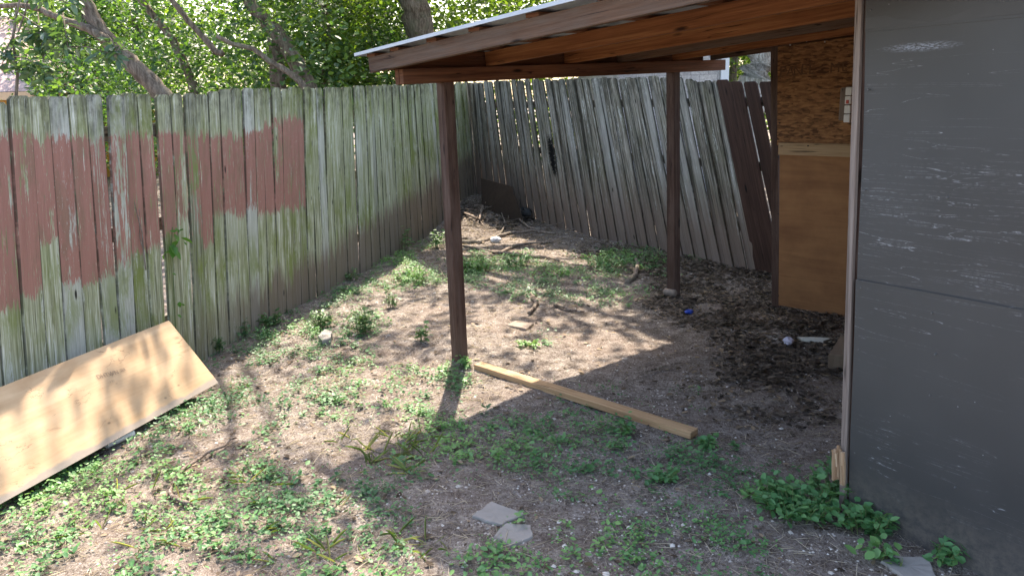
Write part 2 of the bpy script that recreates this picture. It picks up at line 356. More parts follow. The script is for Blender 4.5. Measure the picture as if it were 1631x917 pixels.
LT = np.array([[0, 0, 0], [.30, .27, .05], [.72, .22, .03], [1, 0, -.06], [.72, -.22, .03], [.30, -.27, .05]], float)
def leaves(name, pos, size, mat, parent=None, flat=.5, tint=None, wid=1.0, dirs=None, fold=1.0, **k):
    """one mesh of leaf shaped faces; flat 1 = lying level, 0 = any way"""
    n = len(pos); pos = np.asarray(pos, float); size = np.broadcast_to(size, (n,)).astype(float)
    nr = rng.normal(size=(n, 3)); nr /= np.linalg.norm(nr, axis=1)[:, None]; nr[:, 2] = np.abs(nr[:, 2])
    nr = nr * (1 - flat) + np.array([0, 0, 1.]) * flat; nr /= np.linalg.norm(nr, axis=1)[:, None]
    d = rng.normal(size=(n, 3)) if dirs is None else np.asarray(dirs, float) + rng.normal(size=(n, 3)) * .3
    d -= nr * (d * nr).sum(1)[:, None]; d /= np.linalg.norm(d, axis=1)[:, None]; sd = np.cross(nr, d)
    wv = wid * rng.uniform(.8, 1.2, n)
    V = pos[:, None, :] + size[:, None, None] * (LT[None, :, 0:1] * d[:, None, :] + LT[None, :, 1:2] * wv[:, None, None] * sd[:, None, :] + fold * LT[None, :, 2:3] * nr[:, None, :])
    me = bpy.data.meshes.new(name); me.vertices.add(n * 6); me.vertices.foreach_set('co', V.ravel().astype(np.float32))
    base = (np.arange(n) * 6)[:, None]; F = np.concatenate([base + np.array([0, 3, 2, 1]), base + np.array([0, 5, 4, 3])], 1).ravel()
    me.loops.add(n * 8); me.loops.foreach_set('vertex_index', F.astype(np.int32)); me.polygons.add(n * 2)
    me.polygons.foreach_set('loop_start', (np.arange(n * 2) * 4).astype(np.int32)); me.polygons.foreach_set('loop_total', np.full(n * 2, 4, np.int32))
    me.update(calc_edges=True); t = rng.random(n) if tint is None else np.clip(np.asarray(tint) + rng.normal(size=n) * .12, 0, 1)
    at = me.attributes.new('tint', 'FLOAT', 'FACE'); at.data.foreach_set('value', np.repeat(t, 2).astype(np.float32))
    me.materials.append(mat); o = bpy.data.objects.new(name, me); link(o)
    if parent is not None:
        o.parent = parent; pl = parent.location.copy(); q = parent.parent
        while q is not None: pl += q.location; q = q.parent
        o.location = -pl
    return tag(o, **k)
def inner(pts, xs):                                 # linear interpolation table
    return float(np.interp(xs, [p[0] for p in pts], [p[1] for p in pts]))

# ------------------------------------------------------------------ palette
SCOR = [0.0, 0.0]
_sc = W(COR, RF1, 896, 251); SCOR[0] = (Vector((_sc.x, _sc.y, 0)) - COR).length; SCOR[1] = _sc.z
M_ground = ground_mat()
M_fl = fence_mat('weathered_green_pickets'); M_fr = fence_mat('weathered_grey_pickets', True)
M_rail = wood('weathered_rail', (.06, .05, .04), (.16, .14, .11), (.26, .23, .19))
M_dkpick = wood('dark_stained_picket', (.018, .009, .006), (.045, .022, .015), (.085, .045, .032), sc=.8)
M_post = wood('stained_post', (.030, .016, .012), (.072, .038, .027), (.12, .072, .054), grey=(.17, .12, .10), greyamt=.5)
M_beam = wood('stained_beam', (.05, .018, .009), (.13, .048, .022), (.22, .095, .045), grey=(.12, .08, .06), greyamt=.3)
M_raf = wood('stained_rafter', (.09, .03, .010), (.22, .08, .028), (.34, .15, .060))
M_rafg = wood('greyed_rafter', (.045, .022, .013), (.105, .056, .034), (.17, .10, .066), grey=(.13, .10, .08), greyamt=.55)
M_stud = wood('fresh_pine', (.24, .13, .06), (.44, .28, .15), (.58, .41, .24), rough=.65, knots=False)
M_trim = wood('greyed_trim', (.10, .075, .06), (.22, .175, .15), (.33, .28, .25), knots=False)
M_shtrim = wood('pale_trim', (.24, .155, .085), (.36, .245, .14), (.44, .31, .19), knots=False)
M_splint = wood('splintered_wood', (.10, .05, .025), (.38, .24, .14), (.60, .46, .33), sc=1.5, knots=False)
M_gray = gray_mat(); M_osb = osb_mat()
M_plyd = ply_mat('varnished_plywood', (.185, .082, .034), (.30, .148, .062), False)
M_ply = ply_mat('bare_plywood', (.42, .275, .155), (.57, .415, .265), True)
M_roof = plain('galvanised_roofing', (.42, .46, .52), .45, .15, 6, .5, .3)
M_roofu = plain('roof_underside', (.10, .09, .08), .7)
M_ink = plain('faded_ink', (.24, .17, .12), .8, .5, 80)
M_inkd = plain('dark_stamp_ink', (.11, .053, .024), .8, .8, 60)
M_concrete = plain('flagstone', (.27, .255, .235), .9, .25, 14, .15, 0, .6)
M_white = plain('white_plastic', (.70, .70, .70), .4, .08)
M_black = plain('black_plastic', (.012, .012, .013), .5, .2)
M_screw = plain('dull_screw', (.12, .12, .12), .6, .2)
M_metal = plain('dull_steel', (.45, .44, .42), .4, .2, 30, .5, .8)
M_bark = bark_mat('grey_brown_bark', (.06, .045, .035), (.15, .12, .095), (.27, .23, .19))
M_barkp = bark_mat('pale_mottled_bark', (.14, .12, .10), (.36, .33, .29), (.60, .57, .52), 1.6)
M_branch = bark_mat('dead_branch_bark', (.08, .06, .045), (.24, .19, .155), (.42, .36, .31), 2)
L_weed = leaf_mat('weed_leaf', (.045, .13, .055), (.085, .22, .085), (.17, .32, .10), .25)
L_tall = leaf_mat('seedling_leaf', (.040, .10, .040), (.075, .16, .065), (.15, .25, .09), .25)
L_vine = leaf_mat('vine_leaf', (.04, .12, .02), (.07, .18, .03), (.10, .22, .04), .3)
L_tree = leaf_mat('tree_leaf', (.028, .070, .028), (.055, .12, .045), (.11, .19, .06), .35)
L_treeb = leaf_mat('blue_green_leaf', (.035, .075, .040), (.065, .125, .065), (.12, .19, .095), .3, .4, .6)
L_treey = leaf_mat('yellow_green_leaf', (.045, .085, .022), (.08, .135, .032), (.14, .20, .05), .45)
L_dry = leaf_mat('dry_leaf', (.04, .028, .02), (.13, .095, .065), (.34, .26, .18), .1, .8, .2)
L_straw = leaf_mat('dry_straw', (.14, .10, .08), (.38, .32, .25), (.60, .53, .43), .1, .8, .2)
L_grass = leaf_mat('grass_blade', (.08, .14, .04), (.17, .24, .08), (.42, .40, .22), .3)

# ------------------------------------------------------------------ ground
xs = np.concatenate([-5 - np.geomspace(.1, 250, 26)[::-1], np.linspace(-5, 5, 200), 5 + np.geomspace(.1, 250, 26)])
ys = np.concatenate([.6 - np.geomspace(.1, 120, 20)[::-1], np.linspace(.6, 13, 250), 13 + np.geomspace(.1, 280, 26)])
X, Y = np.meshgrid(xs, ys); Z = gh(X, Y); Z = Z + rng.normal(size=Z.shape) * .003 * (np.abs(X) < 5) * (Y < 13)
nx, ny = len(xs), len(ys); me = bpy.data.meshes.new('ground')
idx = np.arange(nx * ny).reshape(ny, nx); F = np.stack([idx[:-1, :-1], idx[:-1, 1:], idx[1:, 1:], idx[1:, :-1]], -1).reshape(-1, 4)
me.from_pydata(np.stack([X, Y, Z], -1).reshape(-1, 3).tolist(), [], F.tolist()); me.materials.append(M_ground)
me.polygons.foreach_set('use_smooth', [True] * len(me.polygons)); tag(link(bpy.data.objects.new('ground', me)), kind='structure')

# ------------------------------------------------------------------ fences
def boards(mb, A, dirv, s0, s1, topf, slopef, wid, ptop=None, pbot=None, gaps={}, jl=.006, which=None, yawm=.02, cup=.003, outm=.006, lap=False):
    """upright pickets along a line; every picket leans the way the photo's do"""
    nrm = Vector((-dirv.y, dirv.x, 0)); B_ = A + dirv; s = s0; i = 0  # every second picket laps over its neighbours where lap is set
    while s < s1:
        wd = wid * random.uniform(.93, 1.05); c = s + wd / 2; base = A + dirv * c
        bz = float(gh(base.x, base.y)) - .02 + random.uniform(0, .03); base.z = bz
        px, py = pix(base); yt = topf(px) + random.uniform(-1.5, 1.5)
        ok = which is None or which(px - slopef(px) * (py - yt))
        if ok:
            T = W(A, B_, px - slopef(px) * (py - yt), yt); H = T.z - bz
            lean = (T - base).dot(dirv) / H + random.uniform(-jl, jl); out = random.uniform(-outm, outm) + (.011 * (1 if i % 2 else -1) if lap else 0); r = random.random()
            tilt = random.uniform(-.004, .004); th = .017; n = 7; hw = wd / 2 + (.008 if lap else -.0007)
            e = .018; hs = [0] + [H * q / n for q in range(1, n)] + [H - e, H]
            rows = []; yaw = random.uniform(-1, 1) * yawm
            for q, h in enumerate(hs):
                hh = hw - (.020 if q == len(hs) - 1 else 0); cc = base + dirv * (lean * h + random.uniform(-.0012, .0012)) + nrm * (out + tilt * h * 2 + .004 * sin(h * 2 + r * 9)); cc.z = bz + h
                sec = [(-hh, th / 2 - cup), (-hh + .006, th / 2), (hh - .006, th / 2), (hh, th / 2 - cup), (hh, -th / 2 + cup), (hh - .006, -th / 2), (-hh + .006, -th / 2), (-hh, -th / 2 + cup)]
                rows.append([cc + dirv * u_ + nrm * (v_ + yaw * u_) for u_, v_ in sec])
            i0 = len(mb.v)
            for rw in rows: mb.v.extend([tuple(p) for p in rw])
            at = dict(rnd=r, ptop=0., pbot=9., wear=0.)
            if ptop: at['ptop'], at['pbot'], at['wear'] = ptop(px, c), pbot(px, c), random.choice([.04, -.04, -.07, -.10, -.14, -.18, -.22]) - (.06 if px > 330 else 0)
            uu = [s, s + .006, s + wd - .006, s + wd, s + wd, s + wd - .006, s + .006, s]
            for q in range(len(hs) - 1):
                for a in range(8):
                    b = (a + 1) % 8; jn = 0. if a in (1, 5) else 1.
                    mb.face([i0 + q * 8 + a, i0 + (q + 1) * 8 + a, i0 + (q + 1) * 8 + b, i0 + q * 8 + b], [(uu[a], hs[q]), (uu[a], hs[q + 1]), (uu[b], hs[q + 1]), (uu[b], hs[q])], joint=jn, **at)
            m = i0 + (len(hs) - 1) * 8; mb.face([m + q for q in reversed(range(8))], [(s, H)] * 8, joint=0., **at)
        s += wd + gaps.get(i, 0) + (.0 if random.random() < .8 else .004); i += 1

ldir = (LF(10) - LF(0)).normalized(); LA = LF(1.5); LL = (COR - LA).length
topL = lambda x: inner([(-400, 168), (0, 165), (57, 163), (62, 154), (130, 153), (205, 151), (215, 150), (350, 149), (362, 143), (480, 140), (600, 137), (745, 132)], x)
slL = lambda x: inner([(0, .075), (165, .072), (350, .045), (480, .030), (600, .04), (700, .07), (750, .09)], x)
def zat(px_, py_): return W(LA, LA + ldir, px_, py_).z
PT = [(-100, 215), (40, 213), (60, 212), (130, 214), (200, 220), (250, 210), (300, 204), (340, 213), (395, 216), (425, 200), (445, 192), (480, 190), (486, 190)]
PB = [(-100, 480), (10, 480), (74, 465), (78, 372), (112, 372), (116, 443), (162, 440), (166, 430), (208, 425), (213, 398), (245, 402), (262, 372), (300, 350), (325, 385), (345, 380), (352, 335), (480, 330)]
def shf(px): return px - slL(px) * 230
def ptop(px, c): x = shf(px); return zat(x, inner(PT, x) + random.uniform(-3, 3)) if x < 482 else -1
def pbot(px, c): x = shf(px) + 8; return zat(x, inner(PB, x) + random.uniform(-5, 5)) if x < 490 else 9
fl = empty('wooden_fence', LA, label='long mossy green-grey picket fence with a red-brown painted patch, on the left', cat='fence', group='picket fences round the yard')
mb = MB(); boards(mb, LA, ldir, 0, LL, topL, slL, .137, ptop, pbot, gaps={16: .0, 20: .022, 24: .022, 27: .004}); mb.build('picket_panel', M_fl, fl)
nL = Vector((-ldir.y, ldir.x, 0))
for z in (.35, 1.0, 1.6):
    mb = MB(); mb.bar(LA + nL * .05 + Vector((0, 0, z)), COR + nL * .05 + Vector((0, 0, z)) - ldir * .1, .04, .085); mb.build('rail', M_rail, fl)
for k_ in range(5):
    q = LA + ldir * (.5 + k_ * 2.4) + nL * .12; mb = MB(); mb.bar(q, q + Vector((0, 0, 1.7)), .09, .09, (0, 1, 0)); mb.build('fence_post', M_rail, fl)

rdir = (RF1 - COR).normalized(); topR = lambda x: inner([(740, 132), (850, 128), (1060, 124), (1100, 122), (1150, 124), (1165, 130), (1230, 129), (1500, 124)], x)
slR = lambda x: inner([(755, .07), (800, .12), (900, .15), (1000, .18), (1060, .20), (1150, .20), (1300, .20)], x)
fr = empty('wooden_fence', COR, label='grey picket fence with leaning boards and a black scorch mark, behind the lean-to posts', cat='fence', group='picket fences round the yard')
RL = 8.2
mb = MB(); boards(mb, COR, rdir, .02, RL, topR, slR, .088, jl=.010, yawm=.05, outm=.004, cup=.0025, lap=True, which=lambda x: x < 1150); mb.build('picket_panel', M_fr, fr)
# the last boards before the shed are dark and separate
rr = random.getstate(); 
sd0 = 5.18
for k_, (sx0, ln) in enumerate([(5.58, .0), (5.735, .0), (5.915, .0), (6.10, .0), (6.27, 0), (6.44, 0), (6.6, 0)]):
    base = COR + rdir * sx0; base.z = float(gh(base.x, base.y)); px, py = pix(base); T = W(COR, RF1, px - .21 * (py - 130), 130 if k_ else 127)
    mb = MB(); d = (T - base); n_ = Vector((-rdir.y, rdir.x, 0))
    out = n_ * (-.02 - .003 * (k_ % 2)); w2 = .075 + .004 * (k_ % 2); a = base + out; b = a + d
    pts = [a - rdir * w2, a + rdir * w2, b + rdir * w2 - d * .012, b + rdir * (w2 - .02), b - rdir * (w2 - .02), b - rdir * w2 - d * .012]
    i0 = len(mb.v); mb.v += [tuple(p) for p in pts] + [tuple(p + n_ * .017) for p in pts]; H = d.length; r = random.random()
    uvs = [(0, 0), (0, .14), (H - .02, .14), (H, .12), (H, .02), (H - .02, 0)]
    mb.face([i0 + q for q in range(6)], uvs, rnd=r); mb.face([i0 + 6 + q for q in reversed(range(6))], uvs[::-1], rnd=r)
    for q in range(6): mb.face([i0 + q, i0 + (q + 1) % 6, i0 + 6 + (q + 1) % 6, i0 + 6 + q][::-1], [uvs[q]] * 4, rnd=r)
    mb.build('dark_picket', M_dkpick, fr, label='dark red-brown leaning picket')
nR = Vector((-rdir.y, rdir.x, 0))
for z in (.4, 1.0, 1.6):
    mb = MB(); mb.bar(COR + nR * .05 + Vector((0, 0, z)), COR + rdir * RL + nR * .05 + Vector((0, 0, z)), .04, .085); mb.build('rail', M_rail, fr)
for k_ in range(4):
    q = COR + rdir * (.3 + k_ * 2.3) + nR * .12; mb = MB(); mb.bar(q, q + Vector((0, 0, 1.6)), .09, .09, (0, 1, 0)); mb.build('fence_post', M_rail, fr)
# ivy-dark gap boards at the corner belong to the fence; leaning old board in the corner
# ------------------------------------------------------------------ shed with its lean-to roof
U = Vector((sin(radians(49)), cos(radians(49)), 0)); Wd = Vector((sin(radians(141)), cos(radians(141)), 0)); Zv = Vector((0, 0, 1))
pL, pR = P(733, 577), P(1073, 470)
shed = empty('garden_shed', P(1345, 810), label='grey sheet-clad shed with a low lean-to roof on two dark posts', cat='shed')
for a, b in ((pL, W(pL, pR, 709, 131)), (pR, W(pL, pR, 1072, 114))):
    mb = MB(); mb.bar(a - Zv * .06, b, .080, .080, U); mb.build('post', M_post, shed, bevel=.003)
b0, b1 = W(pL, pR, 632, 123), W(pL, pR, 1146, 104)
mb = MB(); mb.bar(b0, b1, .04, .088); mb.build('beam', M_beam, shed, bevel=.002)
mb = MB(); mb.bar(b0 + Wd * .043 + U * .004, b1 + Wd * .043, .04, .086); mb.build('beam', M_beam, shed, bevel=.002)
# roof plane: along U from the beam top, rising along Wd
PIT = math.tan(radians(3.4)); BT0 = b0 + Zv * .044; ub = (b1 - b0).normalized()
def RP(u, w_, dz=0): return BT0 + ub * u + Wd * w_ + Zv * (w_ * PIT + dz)
BL = (b1 - b0).length
rl = [(-.05, -.20, M_rafg), (.70, .0, M_raf), (1.42, .0, M_raf), (1.98, .0, M_rafg), (2.62, .02, M_raf), (3.2, -.02, M_rafg)]
for u, w0, m in rl:
    mb = MB(); mb.bar(RP(u, w0, .045), RP(u, 2.75, .045), .038, .088, rnd=random.random()); mb.build('rafter', m, shed, bevel=.002)
for w0 in (-.17, .10, .48, .86, 1.3, 1.75, 2.2, 2.6):
    mb = MB(); mb.bar(RP(-.068, w0, .1), RP(3.25, w0, .1), .085, .02); mb.build('purlin', M_beam, shed)
mb = MB(); mb.bar(RP(-.025, -.045, .040), RP(3.1, -.045, .040), .025, .082); mb.build('blocking_board', M_beam, shed)
for u, w0 in ((.72, 1.0), (1.44, .95), (1.44, 1.9), (.72, 2.0)):
    mb = MB(); mb.bar(RP(u, w0, .05), RP(u + .12, w0, .05), .02, .075); mb.build('hanger', M_black if False else M_post, shed)
# corrugated metal sheets on top
mb = MB(); nr_ = 110; u0, u1 = -.10, 3.42
for k_ in range(nr_):
    a0, a1 = u0 + (u1 - u0) * k_ / nr_, u0 + (u1 - u0) * (k_ + 1) / nr_; h0, h1 = .116 + .004 * sin(k_ * 1.3), .116 + .004 * sin((k_ + 1) * 1.3)
    mb.quad([RP(a0, -.29, h0), RP(a1, -.29, h1), RP(a1, 5.4, h1), RP(a0, 5.4, h0)])
o = mb.build('roof_sheet', M_roof, shed); sm = o.modifiers.new('thick', 'SOLIDIFY'); sm.thickness = .004
mb = MB(); mb.bar(RP(-.106, -.295, .117), RP(-.106, 5.4, .117), .010, .018); mb.build('roof_edge_flashing', M_roof, shed)
mb = MB(); mb.bar(RP(-.10, -.296, .116), RP(3.42, -.296, .116), .010, .016); mb.build('roof_edge_flashing', M_roof, shed)
# grey front wall
GA = P(1345, 810); gdir = (P(1562, 917) - GA); gdir.z = 0; gdir.normalize()
gd2 = Vector((sin(radians(146)), cos(radians(146)), 0)); gdir = (gdir * .35 + gd2 * .65).normalized()
gn = Vector((gdir.y, -gdir.x, 0)); gn = gn if gn.dot(-GA) > 0 else -gn
GTz = 2.55; lean = -.046
def GW(s, z, out=0.0): return GA + gdir * (s + lean * z) + Zv * z + gn * out
def sheet(name, s0, s1, zl0, zl1, zh0, zh1, out0, out1, mat, n=14):
    mb = MB()
    for a in range(n):
        for b in range(n):
            q = []
            for (i, j) in ((a, b), (a + 1, b), (a + 1, b + 1), (a, b + 1)):
                fs, fz = i / n, j / n; s = s0 + (s1 - s0) * fs; lo = zl0 + (zl1 - zl0) * fs; hi = zh0 + (zh1 - zh0) * fs; z = lo + (hi - lo) * fz
                wv = .004 * sin(s * 5 + z * 3) + .003 * sin(z * 7 - s * 4); q.append((GW(s, z, out0 + (out1 - out0) * fz + wv), (s, z)))
            mb.quad([p for p, _ in q], [u for _, u in q], rnd=.5)
    o = mb.build(name, mat, shed, smooth=True); wm = o.modifiers.new('weld', 'WELD'); wm.merge_threshold = .0004; sm = o.modifiers.new('thick', 'SOLIDIFY'); sm.thickness = .002; sm.offset = -1; es = o.modifiers.new('split', 'EDGE_SPLIT'); es.split_angle = radians(35)
    return o
sheet('wall_sheet', .028, 2.5, .0, -.02, 1.0, 1.02, .012, .0185, M_gray, 24)
sheet('wall_sheet', .028, 2.5, .985, 1.005, 1.945, 1.955, .0095, .0125, M_gray, 24)
sheet('wall_sheet', .028, 2.5, 1.925, 1.935, GTz, GTz, .0152, .0140, M_gray, 20)
mb = MB(); mb.bar(GW(.03, 1.955, .0165), GW(2.5, 1.965, .0165), .003, .040, Zv); mb.build('seam_strip', plain('grey_strip', (.078, .078, .077), .5, .15, 8), shed)
mb = MB(); mb.bar(GW(.0, -.0, .012), GW(.0, GTz, .012), .026, .020, gn, rnd=.3); mb.build('corner_trim', M_trim, shed, bevel=.002)
mb = MB(); mb.bar(GW(.05, .0, -.045), GW(.05, GTz, -.045), .085, .085, gn); mb.build('corner_stud', M_post, shed)
for s_, z in [(.05, z) for z in (.28, .72, .97, 1.35, 1.72, 2.0)] + [(.34, .62), (.35, .78), (.36, 1.35), (.45, .3), (.33, .93)]:
    mb = MB(); mb.tube([GW(s_, z, .012), GW(s_, z, .021)], [.0035, .003], 8); mb.build('screw', M_screw, shed)
# side wall (in shade behind the corner), back walls so that the shed is a closed box
SL_ = 3.15
mb = MB(); a = GA + gdir * .03 - gn * .09; b = a + U * SL_; mb.quad([a, b, b + Zv * 2.35, a + Zv * 2.35]); o = mb.build('side_wall', M_osb, shed); m_ = o.modifiers.new('t', 'SOLIDIFY'); m_.thickness = .012
c_ = GA + gdir * 2.5 - gn * .02; d_ = c_ + U * SL_
mb = MB(); mb.quad([c_, d_, d_ + Zv * 2.5, c_ + Zv * 2.5]); mb.quad([b, d_, d_ + Zv * 2.45, b + Zv * 2.35]); o = mb.build('back_wall', M_gray, shed); m_ = o.modifiers.new('t', 'SOLIDIFY'); m_.thickness = .012
# far end panel: strand board above, varnished plywood below
EA, EB0 = P(1235, 490), P(1345, 508); ed = (EB0 - EA).normalized(); ed = (ed * .6 + Wd * .4).normalized(); EB = EA + ed; en = Vector((ed.y, -ed.x, 0)); en = en if en.dot(-EA) > 0 else -en
def E(x, y, out=0.0): return W(EA, EB, x, y) + en * out
wlen = 1.35
zt = E(1237, 227).z; zt2 = E(1237, 246).z; zr = E(1232, 76).z
def epan(name, z0, z1, out, mat, s0=0.0, th=.012, t0=None):
    mb = MB(); a = EA + ed * s0 + en * out; b = EA + ed * wlen + en * out
    lz = lambda z: Zv * z - ed * (.047 * z)
    pts = [a + lz(z0), b + lz(z0), b + lz(z1 + (wlen * PIT if t0 else 0)), a + lz(z1)]
    mb.quad(pts, [(0, z0), (wlen, z0), (wlen, z1 + (wlen * PIT if t0 else 0)), (0, z1)], rnd=.4)
    o = mb.build(name, mat, shed); m_ = o.modifiers.new('t', 'SOLIDIFY'); m_.thickness = th; m_.offset = 0; return o
epan('plywood_panel', .03, zt2 + .01, .0, M_plyd, .03)
epan('strand_board_panel', zt - .02, zr, .003, M_osb, .01, t0=True)
epan('trim_board', zt2, zt, .02, M_shtrim, .03, .018)
mb = MB(); a = EA - en * .02; mb.bar(a - Zv * .03, W(EA, EB, 1233, 74) - en * .02, .06, .04, en); mb.build('end_stud', M_post, shed, bevel=.002)
for px, py in ((1260, 72), (1286, 66), (1315, 67), (1241, 250), (1241, 470), (1241, 340), (1243, 196), (1290, 232)):
    mb = MB(); q = E(px, py, .03 if py == 232 else .012); mb.tube([q, q + en * .006], [.006, .005], 7); mb.build('nail', M_metal if py < 75 else M_black, shed)
# stamped letters on the strand board
def text(s_, name, O, ax, ay, size, mat, parent, nrm):
    cu = bpy.data.curves.new(name, 'FONT'); cu.body = s_; cu.size = size; to = bpy.data.objects.new('tmp', cu); link(to)
    dg = bpy.context.evaluated_depsgraph_get(); me = bpy.data.meshes.new_from_object(to.evaluated_get(dg)); bpy.data.objects.remove(to)
    for v in me.vertices: v.co = O + ax * v.co.x + ay * v.co.y + nrm * .0015
    me.materials.clear(); me.materials.append(mat); o = link(bpy.data.objects.new(name, me)); o.parent = parent; o.location = -parent.location; return o
for ch_, x_, y_, z_ in (('P', 1242, 123, .11), ('A', 1253, 122, .10), ('N', 1264, 121, .10), ('E', 1276, 119, .11), ('L', 1288, 119, .11), ('M', 1322, 116, .10), ('E', 1341, 114, .09)): text(ch_, 'stamped_letter', E(x_, y_, .011), ed, Zv, z_, M_inkd, shed, en)
# white latch on grey plate
mb = MB(); q = E(1347, 166, .02); mb.bar(q - Zv * .115, q + Zv * .115, .07, .014, en); pl_ = mb.build('grey_backplate', M_trim, shed, bevel=.01)
q = E(1356, 166, .045); mb = MB()
for k_ in range(4): mb.bar(q + Zv * (-.125 + k_ * .0625), q + Zv * (-.125 + k_ * .0625 + .056), .045, .04, en)
mb.build('white_clip', M_white, shed, bevel=.004)
mb = MB(); q2 = q + en * .026; mb.bar(q2 + Zv * .005, q2 + Zv * .03, .018, .004, en); mb.build('red_sticker', plain('faded_red_print', (.55, .12, .10)), shed)
# splintered block nailed on the trim foot
mb = MB()
for k_ in range(9):
    s_ = random.uniform(-.03, .025); z0 = random.uniform(.13, .17); mb.bar(GW(s_, z0, .04 + random.uniform(0, .014)), GW(s_ + random.uniform(-.008, .008), z0 + random.uniform(.09, .17), .042 + random.uniform(0, .012)), random.uniform(.010, .02), .01, gn)
mb.build('splintered_block', M_splint, shed)

# ------------------------------------------------------------------ objects on the ground
# plywood sheet leaning low against the fence
PF = P(347, 610, .05); PN = P(0, 803, .06); pd = (PN - PF).normalized(); dq = ray(268, 511); t = pd.dot(PF - Vector((0, 0, CH))) / pd.dot(dq); QF = Vector((0, 0, CH)) + dq * t
wv_ = QF - PF; nrmp = wv_.cross(pd).normalized(); nrmp = nrmp if nrmp.z > 0 else -nrmp; LN = 2.44
ps = empty('plywood_sheet', PF, label='bare tan plywood sheet leaning low against the mossy fence at the left', cat='plywood')
mb = MB(); nn = 24
for a in range(nn):
    for b in range(6):
        q = []
        for i, j in ((a, b), (a + 1, b), (a + 1, b + 1), (a, b + 1)):
            fu, fv = i / nn, j / 6; bow = .008 * sin(pi * fu) ; q.append((PF + pd * (LN * fu) + wv_ * fv + nrmp * bow * (.4 + fv), (LN * fu, wv_.length * fv)))
        mb.quad([p for p, _ in q][::-1], [u for _, u in q][::-1], rnd=.5)
o = mb.build('sheet', M_ply, ps, smooth=True); m_ = o.modifiers.new('t', 'SOLIDIFY'); m_.thickness = .013; m_.offset = 0 
o.modifiers.new('w', 'WELD'); o.modifiers.move(1, 0); es = o.modifiers.new('split', 'EDGE_SPLIT'); es.split_angle = radians(35)
def onsheet(x, y):
    d = ray(x, y); t = nrmp.dot(PF - Vector((0, 0, CH))) / nrmp.dot(d); return Vector((0, 0, CH)) + d * t
ax = (onsheet(205, 592) - onsheet(152, 606)).normalized(); ay = nrmp.cross(ax)
fu = lambda q: (q - PF).dot(pd) / LN
for s_, x, y, sz in (('DHTWN', 153, 606, .036), ('SER', 190, 594, .024), ('1 31', 173, 612, .018)):
    q = onsheet(x, y); text(s_, 'grade_stamp', q + nrmp * (.0085 + .008 * sin(pi * max(0, min(1, fu(q)))) * .98), ax, ay, sz, M_ink, ps, nrmp)
# block that props the sheet's far lower edge
# new stud on the ground
sA, sB = P(761, 581, .03), P(1106, 690, .03)
lm = MB(); lm.bar(Vector((sA.x, sA.y, .026)), Vector((sB.x, sB.y, .028)), .074, .038); tag(rebase(lm.build('lumber_stud', M_stud, bevel=.003)), 'fresh pale pine stud lying on the dirt from the front post', 'lumber')

def slab(name, pts, th, mat, label, cat, group=None, z=None):
    mb = MB(); g_ = [G(x, y) for x, y in pts]; zb = min(p.z for p in g_) - .02; n = len(g_); zt_ = max(p.z for p in g_) + th
    i0 = 0; cen = sum(g_, Vector()) / n
    dense = []
    for a in range(n):
        for q in range(4): p = g_[a].lerp(g_[(a + 1) % n], q / 4); p = p + (p - cen).normalized() * random.uniform(-.006, .006) * (q > 0); dense.append(p)
    m = len(dense); mb.v = [(p.x, p.y, zb) for p in dense] + [(p.x, p.y, zt_ - .006 + random.uniform(-.002, .002)) for p in dense] + [((p.x - cen.x) * .95 + cen.x, (p.y - cen.y) * .95 + cen.y, zt_ + random.uniform(-.002, .002)) for p in dense] + [(cen.x, cen.y, zt_)]
    for a in range(m):
        b = (a + 1) % m; mb.face([a, b, m + b, m + a], [(0, 0)] * 4, rnd=.5); mb.face([m + a, m + b, 2 * m + b, 2 * m + a], [(0, 0)] * 4, rnd=.5); mb.face([2 * m + a, 2 * m + b, 3 * m], [(0, 0)] * 3, rnd=.5)
    o = mb.build(name, mat, smooth=False); return tag(rebase(o), label, cat, group)
slab('flagstone', [(752, 825), (783, 803), (836, 822), (800, 838), (772, 833)], .012, M_concrete, 'diamond-shaped flat stone, the farther of the two in the weeds', 'stone', 'flat stones set in the yard')
slab('flagstone', [(786, 858), (806, 838), (846, 840), (849, 857), (812, 872)], .010, M_concrete, 'rounded flat stone, the nearer of the two in the weeds', 'stone', 'flat stones set in the yard')
slab('flagstone', [(1402, 896), (1425, 888), (1478, 896), (1492, 925), (1440, 925)], .012, M_concrete, 'pale flat stone at the foot of the grey shed wall', 'stone', 'flat stones set in the yard')
slab('broken_brick', [(800, 628), (830, 620), (838, 632), (812, 640)][0:0] or [(507, 545), (518, 535), (530, 538), (528, 548), (514, 552)], .05, M_concrete, 'small pale rock among seedlings near the left fence', 'rock')
slab('flat_rock', [(1318, 588), (1338, 545), (1352, 548), (1352, 590)], .05, plain('brown_rock', (.16, .12, .085), .9), 'brown wedge-shaped slab by the shed corner in dead leaves', 'rock')
slab('pale_rock', [(806, 519), (826, 510), (850, 517), (838, 527)], .006, plain('sandy_rock', (.26, .21, .17), .9), 'flat sandy rock in the dappled light behind the front post', 'rock')

